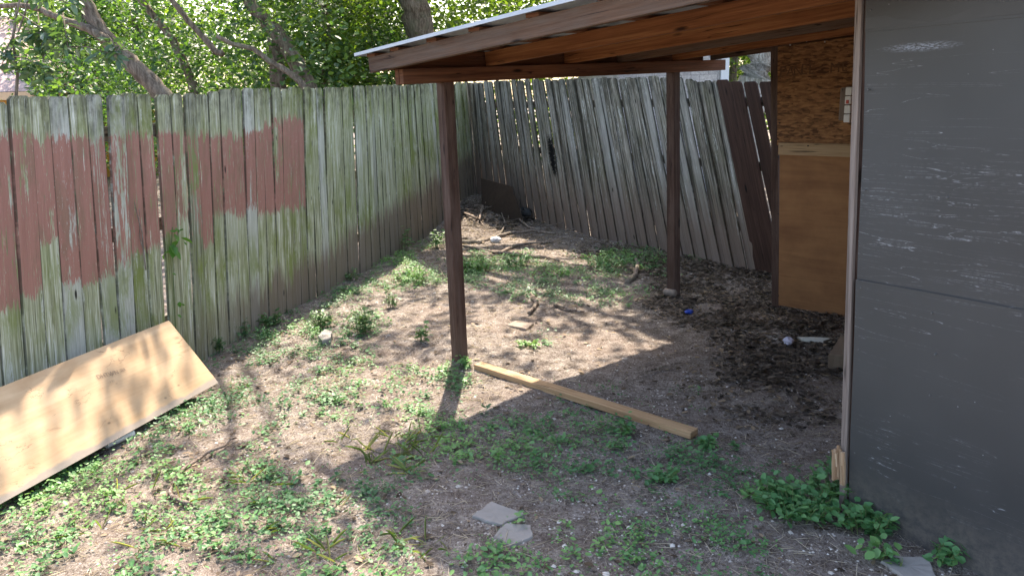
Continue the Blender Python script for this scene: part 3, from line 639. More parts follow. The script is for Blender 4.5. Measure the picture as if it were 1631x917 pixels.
def branch(pts, r0, r1, label, name='fallen_branch', mat=None, lift=.02, twigs=(), group='dead branches on the ground', cat='branch', zs=None):
    mat = mat or M_branch; mb = MB(); w_ = []
    for k_, (x, y) in enumerate(pts): p = G(x, y, lift + (zs[k_] * .4 if zs else 0)); w_.append(p)
    def smooth(w):
        o_ = []
        for i in range(len(w) - 1):
            for q in range(4): o_.append(w[i].lerp(w[i + 1], q / 4) + Vector([random.uniform(-1, 1) * .006 for _ in range(3)]))
        return o_ + [w[-1]]
    w2 = smooth(w_); n = len(w2); mb.tube(w2, [r0 + (r1 - r0) * i / (n - 1) for i in range(n)], 7, .12)
    for tp in twigs:
        t2 = smooth([G(x, y, lift + z * .35) for x, y, z in tp]); n2 = len(t2); mb.tube(t2, [r1 * 1.1 * (1 - .6 * i / (n2 - 1)) for i in range(n2)], 6, .1)
    return tag(rebase(mb.build(name, mat, smooth=True)), label, cat, group)
branch([(738, 330), (762, 330), (778, 335), (805, 345), (830, 357), (850, 370)], .018, .012, 'forked pale branch arching over the debris heap in the corner', twigs=[[(778, 334, .1), (768, 352, .05), (765, 358, 0), (773, 364, 0)], [(778, 334, .1), (792, 348, .04), (806, 362, 0)], [(778, 334, .12), (773, 322, .2)], [(778, 336, .08), (755, 360, 0)]], zs=[.02, .1, .12, .1, .05, 0])
branch([(735, 388), (762, 388), (790, 380), (815, 373), (850, 370), (885, 374)], .030, .014, 'thick dark branch lying across the heap beside the white litter', twigs=[[(795, 378, .02), (806, 362, .06)]])
branch([(733, 393), (755, 397), (778, 402), (790, 405)], .014, .008, 'thin pale stick below the thick branch, beside the front post')
branch([(795, 406), (820, 394), (850, 390), (880, 388)], .020, .014, 'bent grey branch in front of the debris heap')
branch([(785, 403), (815, 408), (850, 411), (870, 412), (890, 418)], .024, .012, 'curved brown branch lying lowest of the heap, ahead of the weeds')
branch([(848, 478), (855, 484), (848, 496), (842, 502)], .020, .014, 'short crooked root stub standing in the dappled dirt', twigs=[[(850, 480, .02), (846, 474, .08)]])
branch([(885, 488), (905, 496), (930, 500)], .016, .008, 'short dark stick right of the crooked root stub')
branch([(1000, 452), (1012, 440), (1016, 425), (1012, 415)], .030, .016, 'dark gnarled root beside the rear post weeds')
branch([(1030, 596), (1055, 588), (1085, 582)], .008, .005, 'thin straight stick on the bare dirt under the roof')
branch([(375, 702), (352, 718), (325, 730), (300, 746), (280, 768), (272, 785), (278, 800), (302, 808)], .006, .011, 'long hooked brown stick curving over the front weeds', lift=.02)
branch([(205, 738), (232, 728), (262, 716), (278, 714)], .009, .006, 'short straight brown stick near the white tube')
branch([(1180, 470), (1176, 462)], .004, .003, 'tiny dry twig under the lean-to')
branch([(712, 448), (700, 436), (706, 425), (694, 414)], .006, .003, 'thin dry stem bent left of the front post', zs=[0, .06, .12, .2])
mb = MB()
for _ in range(170):
    x = random.gauss(-.25, .55); y = random.gauss(10.6, .75); a_ = random.uniform(0, pi); L_ = random.uniform(.08, .45); z = float(gh(x, y)) + random.uniform(.01, .07)
    if x < .2503 * y - 3.45 or y > 11.55 - .9 * (x + .5): continue
    e_ = Vector((cos(a_) * L_, sin(a_) * L_, random.uniform(-.04, .06))); r_ = random.uniform(.002, .006); p_ = Vector((x, y, z))
    if (p_ + e_).x < .2503 * (p_ + e_).y - 3.45: continue
    mb.tube([p_, p_ + e_ * .5 + Vector((random.uniform(-.03, .03), random.uniform(-.03, .03), .01)), p_ + e_], [r_, r_ * .8, r_ * .4], 5)
tag(mb.build('twig_debris', M_branch), 'tangle of small dead twigs heaped in the fence corner', 'twigs', kind='stuff')
# white tube under the plywood
q0, q1 = G(170, 714, .025), G(212, 694, .02); mb = MB(); mb.tube([q0, q1], [.022, .022], 14); mb.tube([q1 - (q1 - q0).normalized() * .02, q1 + (q1 - q0).normalized() * .001], [.0235, .0235], 14)
tag(rebase(mb.build('plastic_tube', M_white)), 'white plastic tube poking out from under the plywood sheet', 'pipe')
def crumple(name, x, y, sx_, sy_, sz_, mat, label, cat, seed=1, rot=0.3):
    rs = np.random.default_rng(seed); mb = MB(); c = G(x, y); nu, nv = 12, 7
    for j in range(nv + 1):
        for i in range(nu):
            th, ph = 2 * pi * i / nu, pi * j / nv; r = 1 + rs.normal() * .14
            px_, py_, pz_ = sx_ * r * sin(ph) * cos(th), sy_ * r * sin(ph) * sin(th), sz_ * (1 + r * cos(ph))
            mb.v.append((c.x + px_ * cos(rot) - py_ * sin(rot), c.y + px_ * sin(rot) + py_ * cos(rot), c.z + max(pz_, -.005)))
    for j in range(nv):
        for i in range(nu): k_ = (i + 1) % nu; mb.face([j * nu + i, (j + 1) * nu + i, (j + 1) * nu + k_, j * nu + k_], [(0, 0)] * 4, rnd=.5)
    return tag(rebase(mb.build(name, mat)), label, cat)
crumple('paper_cup', 790, 386, .07, .05, .035, M_white, 'crushed white cup lying on the branch heap', 'litter', 3)
crumple('plastic_wrapper', 1097, 500, .035, .025, .018, plain('blue_plastic', (.01, .05, .35), .35, .2), 'small crumpled blue wrapper on the dirt by the rear post', 'litter', 4)
crumple('crumpled_paper', 1297, 544, .12, .04, .015, plain('dingy_paper', (.45, .46, .42), .8), 'long flattened pale paper strip among dead leaves near the shed', 'litter', 5, -.25)
crumple('paper_wad', 1256, 549, .035, .03, .027, plain('lilac_paper', (.50, .48, .58), .7), 'lilac-white balled paper wad left of the flattened paper', 'litter', 6)
crumple('plastic_bag', 834, 350, .13, .10, .08, M_black, 'black plastic bag slumped at the corner board foot', 'bag', 7)
# drinks can at the rear post
q = G(1058, 470, .032); ax_ = Vector((.75, -.66, 0)); mb = MB(); mb.tube([q, q + ax_ * .008, q + ax_ * .10, q + ax_ * .112], [.024, .031, .031, .025], 18)
tag(rebase(mb.build('drink_can', plain('weathered_can', (.22, .18, .15), .6, .7, 60, .4, .2), smooth=False)), 'weathered drink can lying against the rear post foot', 'can')
# old board in the corner
a = W(COR, RF1, 766, 320); cb = [D(766, 284, 10.95), D(815, 297, 10.35), D(833, 352, 10.15), D(768, 345, 10.75)]
mb = MB(); mb.quad([cb[3], cb[2], cb[1], cb[0]], [(0, 0), (.8, 0), (.8, .5), (0, .5)], rnd=.4); o = mb.build('corner_board', plain('rotten_board', (.050, .036, .027), .9, .5, 15, .2, 0, .8)); m_ = o.modifiers.new('t', 'SOLIDIFY'); m_.thickness = .02
tag(rebase(o), 'dark rotten board leaning in the fence corner above the heap', 'board')

# ------------------------------------------------------------------ neighbours' houses
M_sh = shingle_mat('grey_shingles', (.42, .41, .42), (.58, .57, .57)); M_shp = shingle_mat('pinkish_shingles', (.50, .36, .34), (.62, .48, .45))
M_ora = plain('orange_paint', (.62, .30, .05), .7, .1); M_whp = plain('white_trim_paint', (.62, .68, .74), .6, .08)
h1 = empty('neighbour_house', D(20, 160, 17) * 1, label='orange-walled house with pinkish shingle roof beyond the left fence', cat='house')
h1.location.z = 0
R = D(51, 145, 17); Rv = Vector((R.x, R.y, 0)); ez = R.z
mb = MB(); e = Vector((-7, 0, 0)); dp = Vector((0, 7, 0)); ix = Vector((-.35, .35, 0))
def boxq(mb, a, b, c, d, z0, z1):
    for p, q in ((a, b), (b, c), (c, d), (d, a)): mb.quad([p + Zv * z0, q + Zv * z0, q + Zv * z1, p + Zv * z1], rnd=.5)
boxq(mb, Rv + e, Rv + ix, Rv + ix + dp, Rv + e + dp, 0, ez); mb.build('wall', M_ora, h1)
mb = MB(); rz = 1.9; a, b, c, d = Rv + e + Zv * ez, Rv + Zv * ez, Rv + dp + Zv * ez, Rv + e + dp + Zv * ez; m1_, m2_ = Rv + Vector((-5, 3.5, ez + rz)), Rv + Vector((-2.2, 3.5, ez + rz))
for f_ in ([a, b, m2_, m1_], [b, c, m2_], [c, d, m1_, m2_], [d, a, m1_]):
    o_ = f_[0]; ux = (f_[1] - f_[0]).normalized(); nn_ = ux.cross(f_[2] - f_[0]).normalized(); uy = nn_.cross(ux); mb.quad(f_, [((p - o_).dot(ux), (p - o_).dot(uy)) for p in f_], rnd=.5)
mb.build('roof', M_shp, h1)
mb = MB(); mb.bar(a - Zv * .09, b - Zv * .09, .04, .16); mb.bar(b - Zv * .09, c - Zv * .09, .04, .16); mb.build('fascia', plain('tan_fascia', (.62, .42, .26)), h1)
h2 = empty('neighbour_house', (0, 0, 0), label='grey-shingled house with pale corner board beyond the lean-to', cat='house')
YY = 13.2; c1 = D(1150, 110, YY); c0 = D(985, 122, YY); h2.location = (c1.x, YY, 0)
a, b = Vector((c0.x, YY, 0)), Vector((c1.x, YY, 0)); dd = Vector((-.2, 5, 0)); mb = MB(); boxq(mb, a, b, b + dd, a + dd, 0, 3.0); mb.build('wall', M_sh, h2)
mb = MB(); mb.bar(b + Vector((.04, -.02, 0)), b + Vector((.04, -.02, 3.0)), .13, .06, (0, 1, 0)); mb.build('corner_board', M_whp, h2)
mb = MB(); t0, t1 = a + Vector((-.3, -.3, 3.0)), b + Vector((.35, -.3, 3.0)); t2, t3 = b + dd + Vector((.35, .3, 3.0)), a + dd + Vector((-.3, .3, 3.0)); rm0, rm1 = (t0 + t3) / 2 + Zv * 1.2, (t1 + t2) / 2 + Zv * 1.2
for f_ in ([t0, t1, rm1, rm0], [t2, t3, rm0, rm1], [t1, t2, rm1], [t3, t0, rm0]): mb.quad(f_, None, rnd=.5)
mb.build('roof', M_sh, h2)

# ------------------------------------------------------------------ trees
def wtube(mb, pts, Y0, rpx, n=9, Y1=None, jit=.07):
    """limb measured on the photo: pixel polyline at distance Y0..Y1, radii in pixels"""
    Y1 = Y0 if Y1 is None else Y1; m = len(pts); w_ = []; r_ = []
    for i, (x, y) in enumerate(pts):
        yy = Y0 + (Y1 - Y0) * i / (m - 1); w_.append(D(x, y, yy)); rp = rpx[0] + (rpx[1] - rpx[0]) * i / (m - 1); r_.append(rp * yy / FPX)
    W2 = []; R2 = []
    for i in range(m - 1):
        for q in range(4): W2.append(w_[i].lerp(w_[i + 1], q / 4) + Vector([random.uniform(-1, 1) * r_[i] * .12 for _ in range(3)])); R2.append(r_[i] + (r_[i + 1] - r_[i]) * q / 4)
    W2.append(w_[-1]); R2.append(r_[-1]); mb.tube(W2, R2, n, jit); return W2
# canopy clumps over the yard: each throws its own patch of shade on the ground
LIT = [(650, 605, 110, 30), (620, 640, 90, 22), (900, 560, 110, 26), (975, 525, 55, 22), (820, 500, 90, 22), (760, 345, 90, 40), (800, 405, 120, 20), (440, 600, 110, 35), (330, 690, 130, 25), (60, 860, 130, 60), (200, 850, 160, 40), (420, 850, 140, 40), (560, 880, 120, 40), (560, 700, 80, 22), (430, 660, 90, 30), (600, 440, 70, 25), (560, 520, 60, 20), (1040, 490, 30, 20), (340, 770, 60, 18), (520, 640, 100, 22)]
DRK = [(560, 470, 60, 10), (720, 520, 60, 9), (940, 470, 140, 12), (600, 582, 60, 8), (450, 560, 60, 12), (250, 660, 80, 14), (700, 420, 80, 8), (860, 430, 90, 10), (1000, 520, 40, 6), (1180, 440, 190, 55), (1000, 400, 90, 18), (800, 460, 60, 14), (700, 560, 30, 10), (880, 500, 50, 8), (300, 740, 150, 22), (350, 830, 140, 14), (500, 780, 130, 30), (620, 540, 90, 22), (440, 870, 80, 14), (480, 560, 60, 14), (900, 450, 160, 35), (880, 585, 90, 7), (680, 480, 90, 18), (180, 640, 170, 90), (80, 720, 120, 90), (640, 670, 60, 18)]
def shade_p(px, py):
    for cx, cy, rx, ry in DRK:
        if ((px - cx) / rx) ** 2 + ((py - cy) / ry) ** 2 < 1: return .97
    for cx, cy, rx, ry in LIT:
        if ((px - cx) / rx) ** 2 + ((py - cy) / ry) ** 2 < 1: return .05
    return .80
crown_pts = []
sdv = np.array(SD)
for _ in range(2100):
    gx, gy = random.uniform(-4.5, 5.0), random.uniform(1.6, 12.5); z = random.uniform(4.6, 8.5)
    px, py = pix((gx, gy, 0))
    pr_ = shade_p(px, py)
    if random.random() < pr_:
        c = np.array([gx, gy, 0]) + sdv * (z / sdv[2]); crown_pts.append((c, random.uniform(.14, .27)))
crown_pts = crown_pts[:1450]
for _ in range(1100):
    gx, gy = random.uniform(1.0, 4.6), random.uniform(5.3, 9.2); px, py = pix((gx, gy, 0))
    if py < 530 and px > 1040 and ((px - 1128) / 26) ** 2 + ((py - 490) / 9) ** 2 > 1:
        z = random.uniform(4.6, 7.5); crown_pts.append((np.array([gx, gy, 0]) + sdv * (z / sdv[2]), random.uniform(.2, .3)))
def clump_leaves(cl, per, size):
    P_, S_ = [], []
    for c, r in cl:
        n = int(per * (r / .25) ** 2); d = rng.normal(size=(n, 3)) * r * np.array([.62, .62, .4]); P_.append(c + d); S_.append(rng.uniform(.5, 1.4, n) * size)
    P_, S_ = np.concatenate(P_), np.concatenate(S_); qx, qy = pixn(P_); keep = ~((qx < 50 + (qy - 150) * .75) & (qy > 92) & (qy < 215) & (P_[:, 1] < 18)) | (rng.random(len(qx)) < .04)
    return P_[keep], S_[keep]
def band_clumps(n, px0, px1, Y0, Y1, z0, z1, r=(.25, .55), skip=0.0):
    o_ = []
    while len(o_) < n:
        yy = random.uniform(Y0, Y1); x = D(random.uniform(px0, px1), 130, yy).x; z = random.uniform(z0, z1); o_.append((np.array([x, yy, z]), random.uniform(*r)))
    return o_
def near(cl, x0, x1): return [c for c in cl if x0 <= c[0][0] < x1]
def tree(label, trunkfn, clumps, per, size, mat, barkm=M_bark, base=None, flat=.35, group='trees beyond the fences', tint=None, wid=1.0):
    t = empty('tree', base, label=label, cat='tree', group=group)
    mb = MB(); tips = trunkfn(mb)
    if tips is not None:
        pass
    mb.build('trunk', barkm, t, smooth=True)
    p_, s_ = clump_leaves(clumps, per, size); leaves('crown', p_, s_, mat, t, flat=flat, tint=tint, wid=wid)
    return t
def limbs(mb, start, clumps, k, r0):
    cs = sorted(clumps, key=lambda c: c[0][2])[::max(1, len(clumps) // k)][:k]
    for c, _ in cs:
        e = Vector(c.tolist()); m = start.lerp(e, .5) + Vector((random.uniform(-.4, .4), random.uniform(-.4, .4), .3)); pts = []
        for q in range(9):
            f = q / 8; pts.append(start.lerp(m, f).lerp(m.lerp(e, f), f) + Vector([random.uniform(-.04, .04) for _ in range(3)]))
        mb.tube(pts, [r0 * (1 - .85 * q / 8) for q in range(9)], 6, .05)

A_cl = near(crown_pts, -9, -1.6)
def tA(mb):
    wtube(mb, [(330, 330), (300, 230), (268, 160), (235, 125), (205, 98), (180, 75), (160, 50), (148, 28), (133, 0), (120, -30)], 9.2, (15, 10))
    wtube(mb, [(172, 66), (140, 45), (100, 32), (62, 14), (30, 8), (-20, 12)], 9.1, (7, 3))
    wtube(mb, [(22, 100), (30, 50), (40, 20), (46, -10)], 8.4, (1.5, 1.2), 6); wtube(mb, [(12, 100), (22, 60), (26, 30), (24, 10)], 8.6, (1.5, 1), 6)
    top = D(120, -30, 9.2); up = top + Vector((.3, .3, 3.0)); mb.tube([top, top.lerp(up, .5) + Vector((.1, 0, 0)), up], [.075, .07, .05], 8); limbs(mb, up, A_cl, 14, .045); limbs(mb, top, A_cl, 4, .04)
bl = [(p, r) for p, r in band_clumps(70, -30, 330, 8.2, 10.5, 1.9, 3.6, (.2, .4))]
tree('leaning tree with forked twisting trunk and blue-green leaves behind the left fence', tA, A_cl, 26, .105, L_treeb, base=(D(330, 330, 9.2).x, 9.2, 0), wid=.85)
fb = empty('tree_sapling', (D(60, 200, 6.3).x - .6, 6.3, 0), label='near sapling with long drooping blue-green leaflets at the top left', cat='tree', group='trees beyond the fences')
mb = MB(); bx = D(20, 200, 6.4); mb.tube([(bx.x - .2, 6.4, 0), (bx.x - .1, 6.4, 1.2), tuple(D(28, 120, 6.4)), tuple(D(20, 60, 6.4)), tuple(D(35, -20, 6.4))], [.02, .018, .012, .009, .006], 7)
tw = []
for a, b in (((25, 60), (75, 55)), ((28, 20), (95, 75)), ((20, 90), (70, 110)), ((35, -10), (120, 10)), ((28, 110), (70, 125)), ((60, 20), (70, 100)), ((170, 55), (190, 90)), ((120, 5), (125, -20)), ((20, 60), (2, 110)), ((100, 20), (108, 75)), ((95, 75), (185, 88))):
    p, q = D(*a, 6.4), D(*b, 6.2); mb.tube([p, p.lerp(q, .5) + Zv * .03, q], [.006, .005, .003], 5)
    for f in np.linspace(.2, 1, 9): tw.append(np.array(p.lerp(q, f)))
mb.build('trunk', M_bark, fb, smooth=True); tw = np.repeat(np.array(tw), 4, 0); leaves('crown', tw + rng.normal(size=tw.shape) * .02, rng.uniform(.07, .13, len(tw)), L_treeb, fb, flat=.25, dirs=np.stack([rng.normal(size=len(tw)), rng.normal(size=len(tw)) * .4, -np.ones(len(tw)) * .8], 1), wid=.65)
B_cl = near(crown_pts, -1.6, .2)
def tB(mb):
    wtube(mb, [(525, 330), (505, 190), (492, 140), (470, 100), (455, 72), (430, 40), (405, 15), (385, -25)], 12.0, (15, 9)); wtube(mb, [(462, 330), (445, 220), (442, 140), (440, 90), (436, 60)], 12.2, (14, 10))
    top = D(385, -25, 12.0); up = top + Vector((.6, .5, 2.6)); mb.tube([top, top.lerp(up, .5), up], [.1, .08, .06], 8); limbs(mb, up, B_cl, 12, .05)
tree('thick-trunked tree leaning left behind the middle of the mossy fence', tB, B_cl + band_clumps(40, 350, 560, 11.5, 14, 1.8, 4.5), 26, .10, L_tree, base=(D(525, 330, 12).x, 12, 0))
def tC(mb):
    wtube(mb, [(520, 330), (500, 160), (478, 130), (460, 115), (440, 104), (425, 95), (405, 78), (370, 70), (345, 58)], 11.0, (6, 3)); wtube(mb, [(355, 87), (343, 82), (320, 55), (300, 35), (268, -8)], 11.0, (5, 4))
tree('slim crooked tree with bare dead limb behind the mossy fence', tC, band_clumps(30, 330, 520, 10.5, 12, 2.2, 4.5, (.2, .35)), 22, .09, L_treeb, base=(D(520, 330, 11).x, 11, 0))
def tD(mb): wtube(mb, [(330, 330), (318, 180), (305, 130), (290, 95), (275, 62), (248, 30), (215, -10)], 13.0, (8, 5))
tree('dark slender tree curving left between the two leaning trees', tD, band_clumps(60, 200, 380, 12, 14.5, 1.8, 5), 30, .09, L_tree, base=(D(330, 330, 13).x, 13, 0))
F_cl = near(crown_pts, .2, 9)
def tF(mb):
    wtube(mb, [(690, 330), (684, 160), (676, 90), (668, 45), (660, 5), (655, -30)], 14.5, (26, 20)); top = D(655, -30, 14.5); up = top + Vector((.4, -1.5, 2.4)); mb.tube([top, top.lerp(up, .5), up], [.22, .16, .1], 9); limbs(mb, up, F_cl, 14, .07)
tree('stout grey-trunked tree with bright yellow-green leaves above the roof edge', tF, F_cl + band_clumps(110, 540, 900, 15.5, 19, 2.2, 5.5), 26, .12, L_treey, base=(D(690, 330, 14.5).x, 14.5, 0))
def tG(mb):
    wtube(mb, [(1175, 330), (1190, 180), (1205, 110), (1222, 70), (1240, 20), (1260, -60)], 10.5, (27, 22))
tree('tree with massive pale mottled trunk seen beneath the lean-to roof', tG, [(c, r) for c, r in band_clumps(50, 1150, 1500, 11, 14, 4.0, 6.0)], 24, .11, L_tree, barkm=M_barkp, base=(D(1175, 330, 10.5).x, 10.5, 0))
bgt = [('dense dark tree just right of the orange house', 128, 17.5, L_tree, 5), ('dense mid-green tree rising between the forked and slender trees', 215, 19, L_tree, 6), ('tall thin-stemmed tree right of the thick leaning trunk', 518, 14, L_treey, 4.5), ('dark leafy tree left of the metal roof tip', 585, 15.5, L_tree, 5), ('green tree showing between grey house and pale trunk', 1170, 17, L_treey, 5)]
for lb, px, yy, m, zt_ in bgt:
    def tt(mb, px=px, yy=yy): wtube(mb, [(px + 8, 330), (px, 200), (px - 3, 120), (px + 4, 60), (px - 4, -20)], yy, (7, 5))
    tree(lb, tt, band_clumps(110, px - 75, px + 75, yy - 1.3, yy + 1.5, 1.6, zt_, (.25, .5)), 30, .10, m, base=(D(px, 330, yy).x, yy, 0))
# the wood behind, one mass
cl = []
for _ in range(1500):
    x, y = random.uniform(-26, 22), random.uniform(20, 27); zz_ = random.uniform(.3, 5 if x < -7 else 9); cl.append((np.array([x, y, zz_]), random.uniform(.5, .9)))
p_, s_ = clump_leaves(cl, 13, .16); tag(leaves('woods', p_, s_, L_treey, flat=.3), 'sunlit yellow-green woods filling the view far behind the fences', 'woods', kind='stuff')
cl = []
for _ in range(420):
    yy = random.uniform(12.5, 17); x = D(random.uniform(-60, 640), 130, yy).x; cl.append((np.array([x, yy, random.uniform(.9, 2.9)]), random.uniform(.25, .5)))
p_, s_ = clump_leaves(cl, 16, .09); tag(leaves('undergrowth', p_, s_, L_tree, flat=.3), 'dense dark undergrowth between the trees behind the left fence', 'undergrowth', kind='stuff')

# ------------------------------------------------------------------ ground cover
def cand(n, x0=-4.2, x1=4.5, y0=1.9, y1=11.6):
    p = np.stack([rng.uniform(x0, x1, n), rng.uniform(y0, y1, n)], 1)
    ok = (p[:, 0] > .2503 * p[:, 1] - 3.526 + .04) & ((p[:, 0] - COR.x) * (-rdir.y) + (p[:, 1] - COR.y) * rdir.x < -.03)
    gq = (p - np.array([GA.x, GA.y])) @ np.array([gn.x, gn.y]); gs_ = (p - np.array([GA.x, GA.y])) @ np.array([gdir.x, gdir.y])
    ok &= ~((gq < .02) & (gs_ > -.02) & ((p - np.array([GA.x, GA.y])) @ np.array([U.x, U.y]) < 3)) | (gs_ < 0)
    p = p[ok]; z = gh(p[:, 0], p[:, 1]); p3 = np.concatenate([p, z[:, None]], 1); px, py = pixn(p3)
    v = (px > -150) & (px < 1750) & (py < 1010); return p3[v], px[v], py[v]
def blob(px, py, L_):
    d = np.zeros(len(px))
    for cx, cy, rx, ry, a in L_:
        q = ((px - cx) / rx) ** 2 + ((py - cy) / ry) ** 2; d = np.maximum(d, a * np.clip(1.6 - q, 0, 1))
    return d
def nz(p, sc, seed):
    r_ = np.random.default_rng(seed); o_ = np.zeros(len(p))
    for _ in range(10): k_ = r_.normal(size=2) * sc; o_ += np.sin(p[:, 0] * k_[0] + p[:, 1] * k_[1] + r_.uniform(0, 6))
    return o_ / 3.2
WZ = [(100, 790, 130, 50, 1.0), (230, 830, 160, 40, .8), (60, 870, 110, 50, .8), (340, 760, 130, 30, .7), (480, 790, 120, 30, .8), (420, 600, 110, 40, .9), (330, 640, 90, 35, .7), (540, 570, 60, 25, .9), (620, 780, 90, 35, .8), (600, 890, 140, 40, .9), (760, 885, 100, 40, 1.0), (430, 880, 120, 40, .6), (880, 830, 60, 35, .8), (880, 730, 90, 30, .8), (1000, 700, 60, 25, .8), (700, 680, 130, 30, .7), (830, 670, 110, 25, .7), (690, 605, 60, 22, .9), (860, 545, 40, 12, .9), (1130, 705, 40, 22, .9), (1040, 735, 70, 22, .9), (1135, 745, 35, 18, .8), (950, 440, 110, 30, 1.0), (1000, 425, 60, 30, .8), (860, 455, 70, 25, .8), (755, 430, 50, 25, 1.0), (820, 420, 35, 18, 1.0), (660, 440, 50, 18, .9), (600, 465, 60, 14, .8), (520, 520, 50, 20, .8), (580, 520, 40, 22, .9), (960, 475, 80, 16, .7), (980, 870, 80, 40, .6), (1080, 840, 80, 40, .5), (1220, 790, 60, 24, .7), (1190, 850, 60, 30, .4), (560, 650, 70, 20, .6), (700, 830, 120, 30, .5), (320, 560, 40, 16, .8), (390, 525, 50, 14, .7), (170, 760, 80, 30, .9), (1130, 400, 40, 20, .3), (1020, 640, 30, 12, .3)]
NOG = [(1120, 560, 210, 110, 1), (950, 620, 150, 50, .8), (1200, 680, 130, 70, .9), (900, 520, 90, 25, .6)]
p3, px, py = cand(110000)
dens = .30 * (py > 610) * (px < 1250) + blob(px, py, WZ) * .9; fd_ = p3[:, 0] - (.2503 * p3[:, 1] - 3.526); dens += .75 * (fd_ < .38) * (py < 640) * (py > 380) * (px > 290); dens *= (1 - .97 * np.clip(blob(px, py, NOG), 0, 1)) ; dens *= np.clip(.45 + 1.2 * nz(p3, 9, 3) + .9 * nz(p3, 24, 5), 0, 1.6)
sel = rng.random(len(px)) < np.clip(dens, 0, 1) * .62; c_ = p3[sel]; print('weed clumps', len(c_))
rep = rng.integers(5, 13, len(c_)); pos = np.repeat(c_, rep, 0); rr_ = np.repeat(rng.uniform(.012, .05, len(c_)), rep); hh_ = np.repeat(rng.uniform(.01, .06, len(c_)), rep)
pos = pos + np.stack([rng.normal(size=len(pos)) * rr_, rng.normal(size=len(pos)) * rr_, rng.random(len(pos)) * hh_ + .006], 1)
tn = np.repeat(np.clip(.45 + .3 * nz(c_, 3, 8) + rng.normal(size=len(c_)) * .12, 0, 1), rep)
tag(leaves('ground_weeds', pos, np.repeat(rng.choice([.010, .013, .018, .024, .030], len(c_), p=[.2, .3, .25, .15, .1]), rep) * rng.uniform(.8, 1.2, len(pos)), L_weed, flat=.6, tint=tn, wid=1.1), 'low broadleaf weeds spread in patches over the dirt', 'weeds', kind='stuff')
# dead leaves
p3, px, py = cand(150000); de = .12 + blob(px, py, [(1260, 560, 110, 60, 1), (1150, 480, 110, 40, .6), (800, 345, 110, 40, 1), (860, 400, 200, 40, .5), (1100, 420, 80, 30, .5), (420, 560, 200, 60, .25), (1200, 620, 120, 60, .45), (300, 740, 140, 40, .3)])
sel = rng.random(len(px)) < np.clip(de, 0, 1) * .55; c_ = p3[sel]; c_[:, 2] += rng.uniform(.003, .014, len(c_)); print('dead leaves', len(c_))
tag(leaves('leaf_litter', c_, rng.gamma(4, .006, len(c_)).clip(.01, .05), L_dry, flat=.75, wid=.9), 'brown dead leaves scattered over the dirt, thickest under the shed end panel', 'leaf litter', kind='stuff')
# dead leaves under the lean-to, coloured darker and packed to deepen its shade
M_shade_litter = leaf_mat('shade_dark_litter', (.020, .015, .012), (.055, .043, .034), (.15, .118, .09), .05, .8, .2)
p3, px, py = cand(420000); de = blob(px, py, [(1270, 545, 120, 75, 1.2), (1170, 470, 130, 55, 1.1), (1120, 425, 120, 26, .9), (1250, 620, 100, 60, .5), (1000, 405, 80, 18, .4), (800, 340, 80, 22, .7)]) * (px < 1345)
de *= 1 - np.clip(1.5 - ((px - 1128) / 24) ** 2 - ((py - 490) / 8) ** 2, 0, 1)  # dark leaves left out where the sun spot lies
sel = rng.random(len(px)) < np.clip(de * np.clip(.7 + .5 * nz(p3, 8, 12), .1, 1.3), 0, 1) * .8; c_ = p3[sel]; c_[:, 2] += rng.uniform(.002, .016, len(c_)); print('shade litter', len(c_))
tag(leaves('shade_dark_litter', c_, rng.gamma(4, .0075, len(c_)).clip(.012, .06), M_shade_litter, flat=.7, wid=.9), 'dead leaves by the shed end panel, darkened to deepen the shade there', 'leaf litter', kind='stuff')
# straw and tiny twigs
p3, px, py = cand(300000); de = .6 * (py > 600) + .3 + blob(px, py, [(1440, 850, 60, 30, 1.2), (600, 730, 120, 40, .6), (450, 860, 200, 60, .5), (760, 860, 150, 50, .5)]); de *= (1 - .92 * np.clip(blob(px, py, [(1150, 560, 210, 130, 1), (950, 600, 120, 60, 1)]), 0, 1))
sel = rng.random(len(px)) < np.clip(de, 0, 1) * .5; c_ = p3[sel]; c_[:, 2] += rng.uniform(.004, .014, len(c_)); print('straw', len(c_))
tag(leaves('dry_straw', c_, rng.gamma(3, .014, len(c_)).clip(.01, .11), L_straw, flat=.95, wid=.045, fold=.25), 'pale dry straw and thin twigs strewn over the dirt', 'straw', kind='stuff')
# gravel
OCT = np.array([[1, 0, 0], [.3, .9, 0], [-.8, .6, 0], [-.9, -.5, 0], [.2, -1, 0], [0, 0, .7]])
p3, px, py = cand(260000); de = .30 + blob(px, py, [(1000, 860, 200, 60, 1), (820, 800, 130, 40, .9), (1250, 860, 120, 60, .8), (1020, 640, 60, 20, .6), (900, 780, 130, 30, .6), (650, 820, 90, 40, .5)])
sel = rng.random(len(px)) < np.clip(de, 0, 1) * .30; c_ = p3[sel]; n = len(c_); print('gravel', n); sz = rng.uniform(.002, .0075, n) * (1 + (rng.random(n) > .96) * 1.2); an = rng.uniform(0, 6.28, n)
V = OCT[None] * rng.uniform(.7, 1.3, (n, 6, 1)) * sz[:, None, None]; ca, sa = np.cos(an)[:, None], np.sin(an)[:, None]
V = np.stack([V[..., 0] * ca - V[..., 1] * sa, V[..., 0] * sa + V[..., 1] * ca, V[..., 2]], -1) + c_[:, None, :]
F = np.concatenate([(np.arange(n) * 6)[:, None, None] + np.array([[0, 1, 5], [1, 2, 5], [2, 3, 5], [3, 4, 5], [4, 0, 5]])[None]], 0).reshape(-1, 3)
me = bpy.data.meshes.new('gravel'); me.from_pydata(V.reshape(-1, 3).tolist(), [], F.tolist()); me.materials.append(leaf_mat('limestone_gravel', (.18, .15, .13), (.42, .38, .34), (.68, .65, .60), 0.0, .9, .1))
at = me.attributes.new('tint', 'FLOAT', 'FACE'); at.data.foreach_set('value', np.repeat(rng.random(n), 5).astype(np.float32))
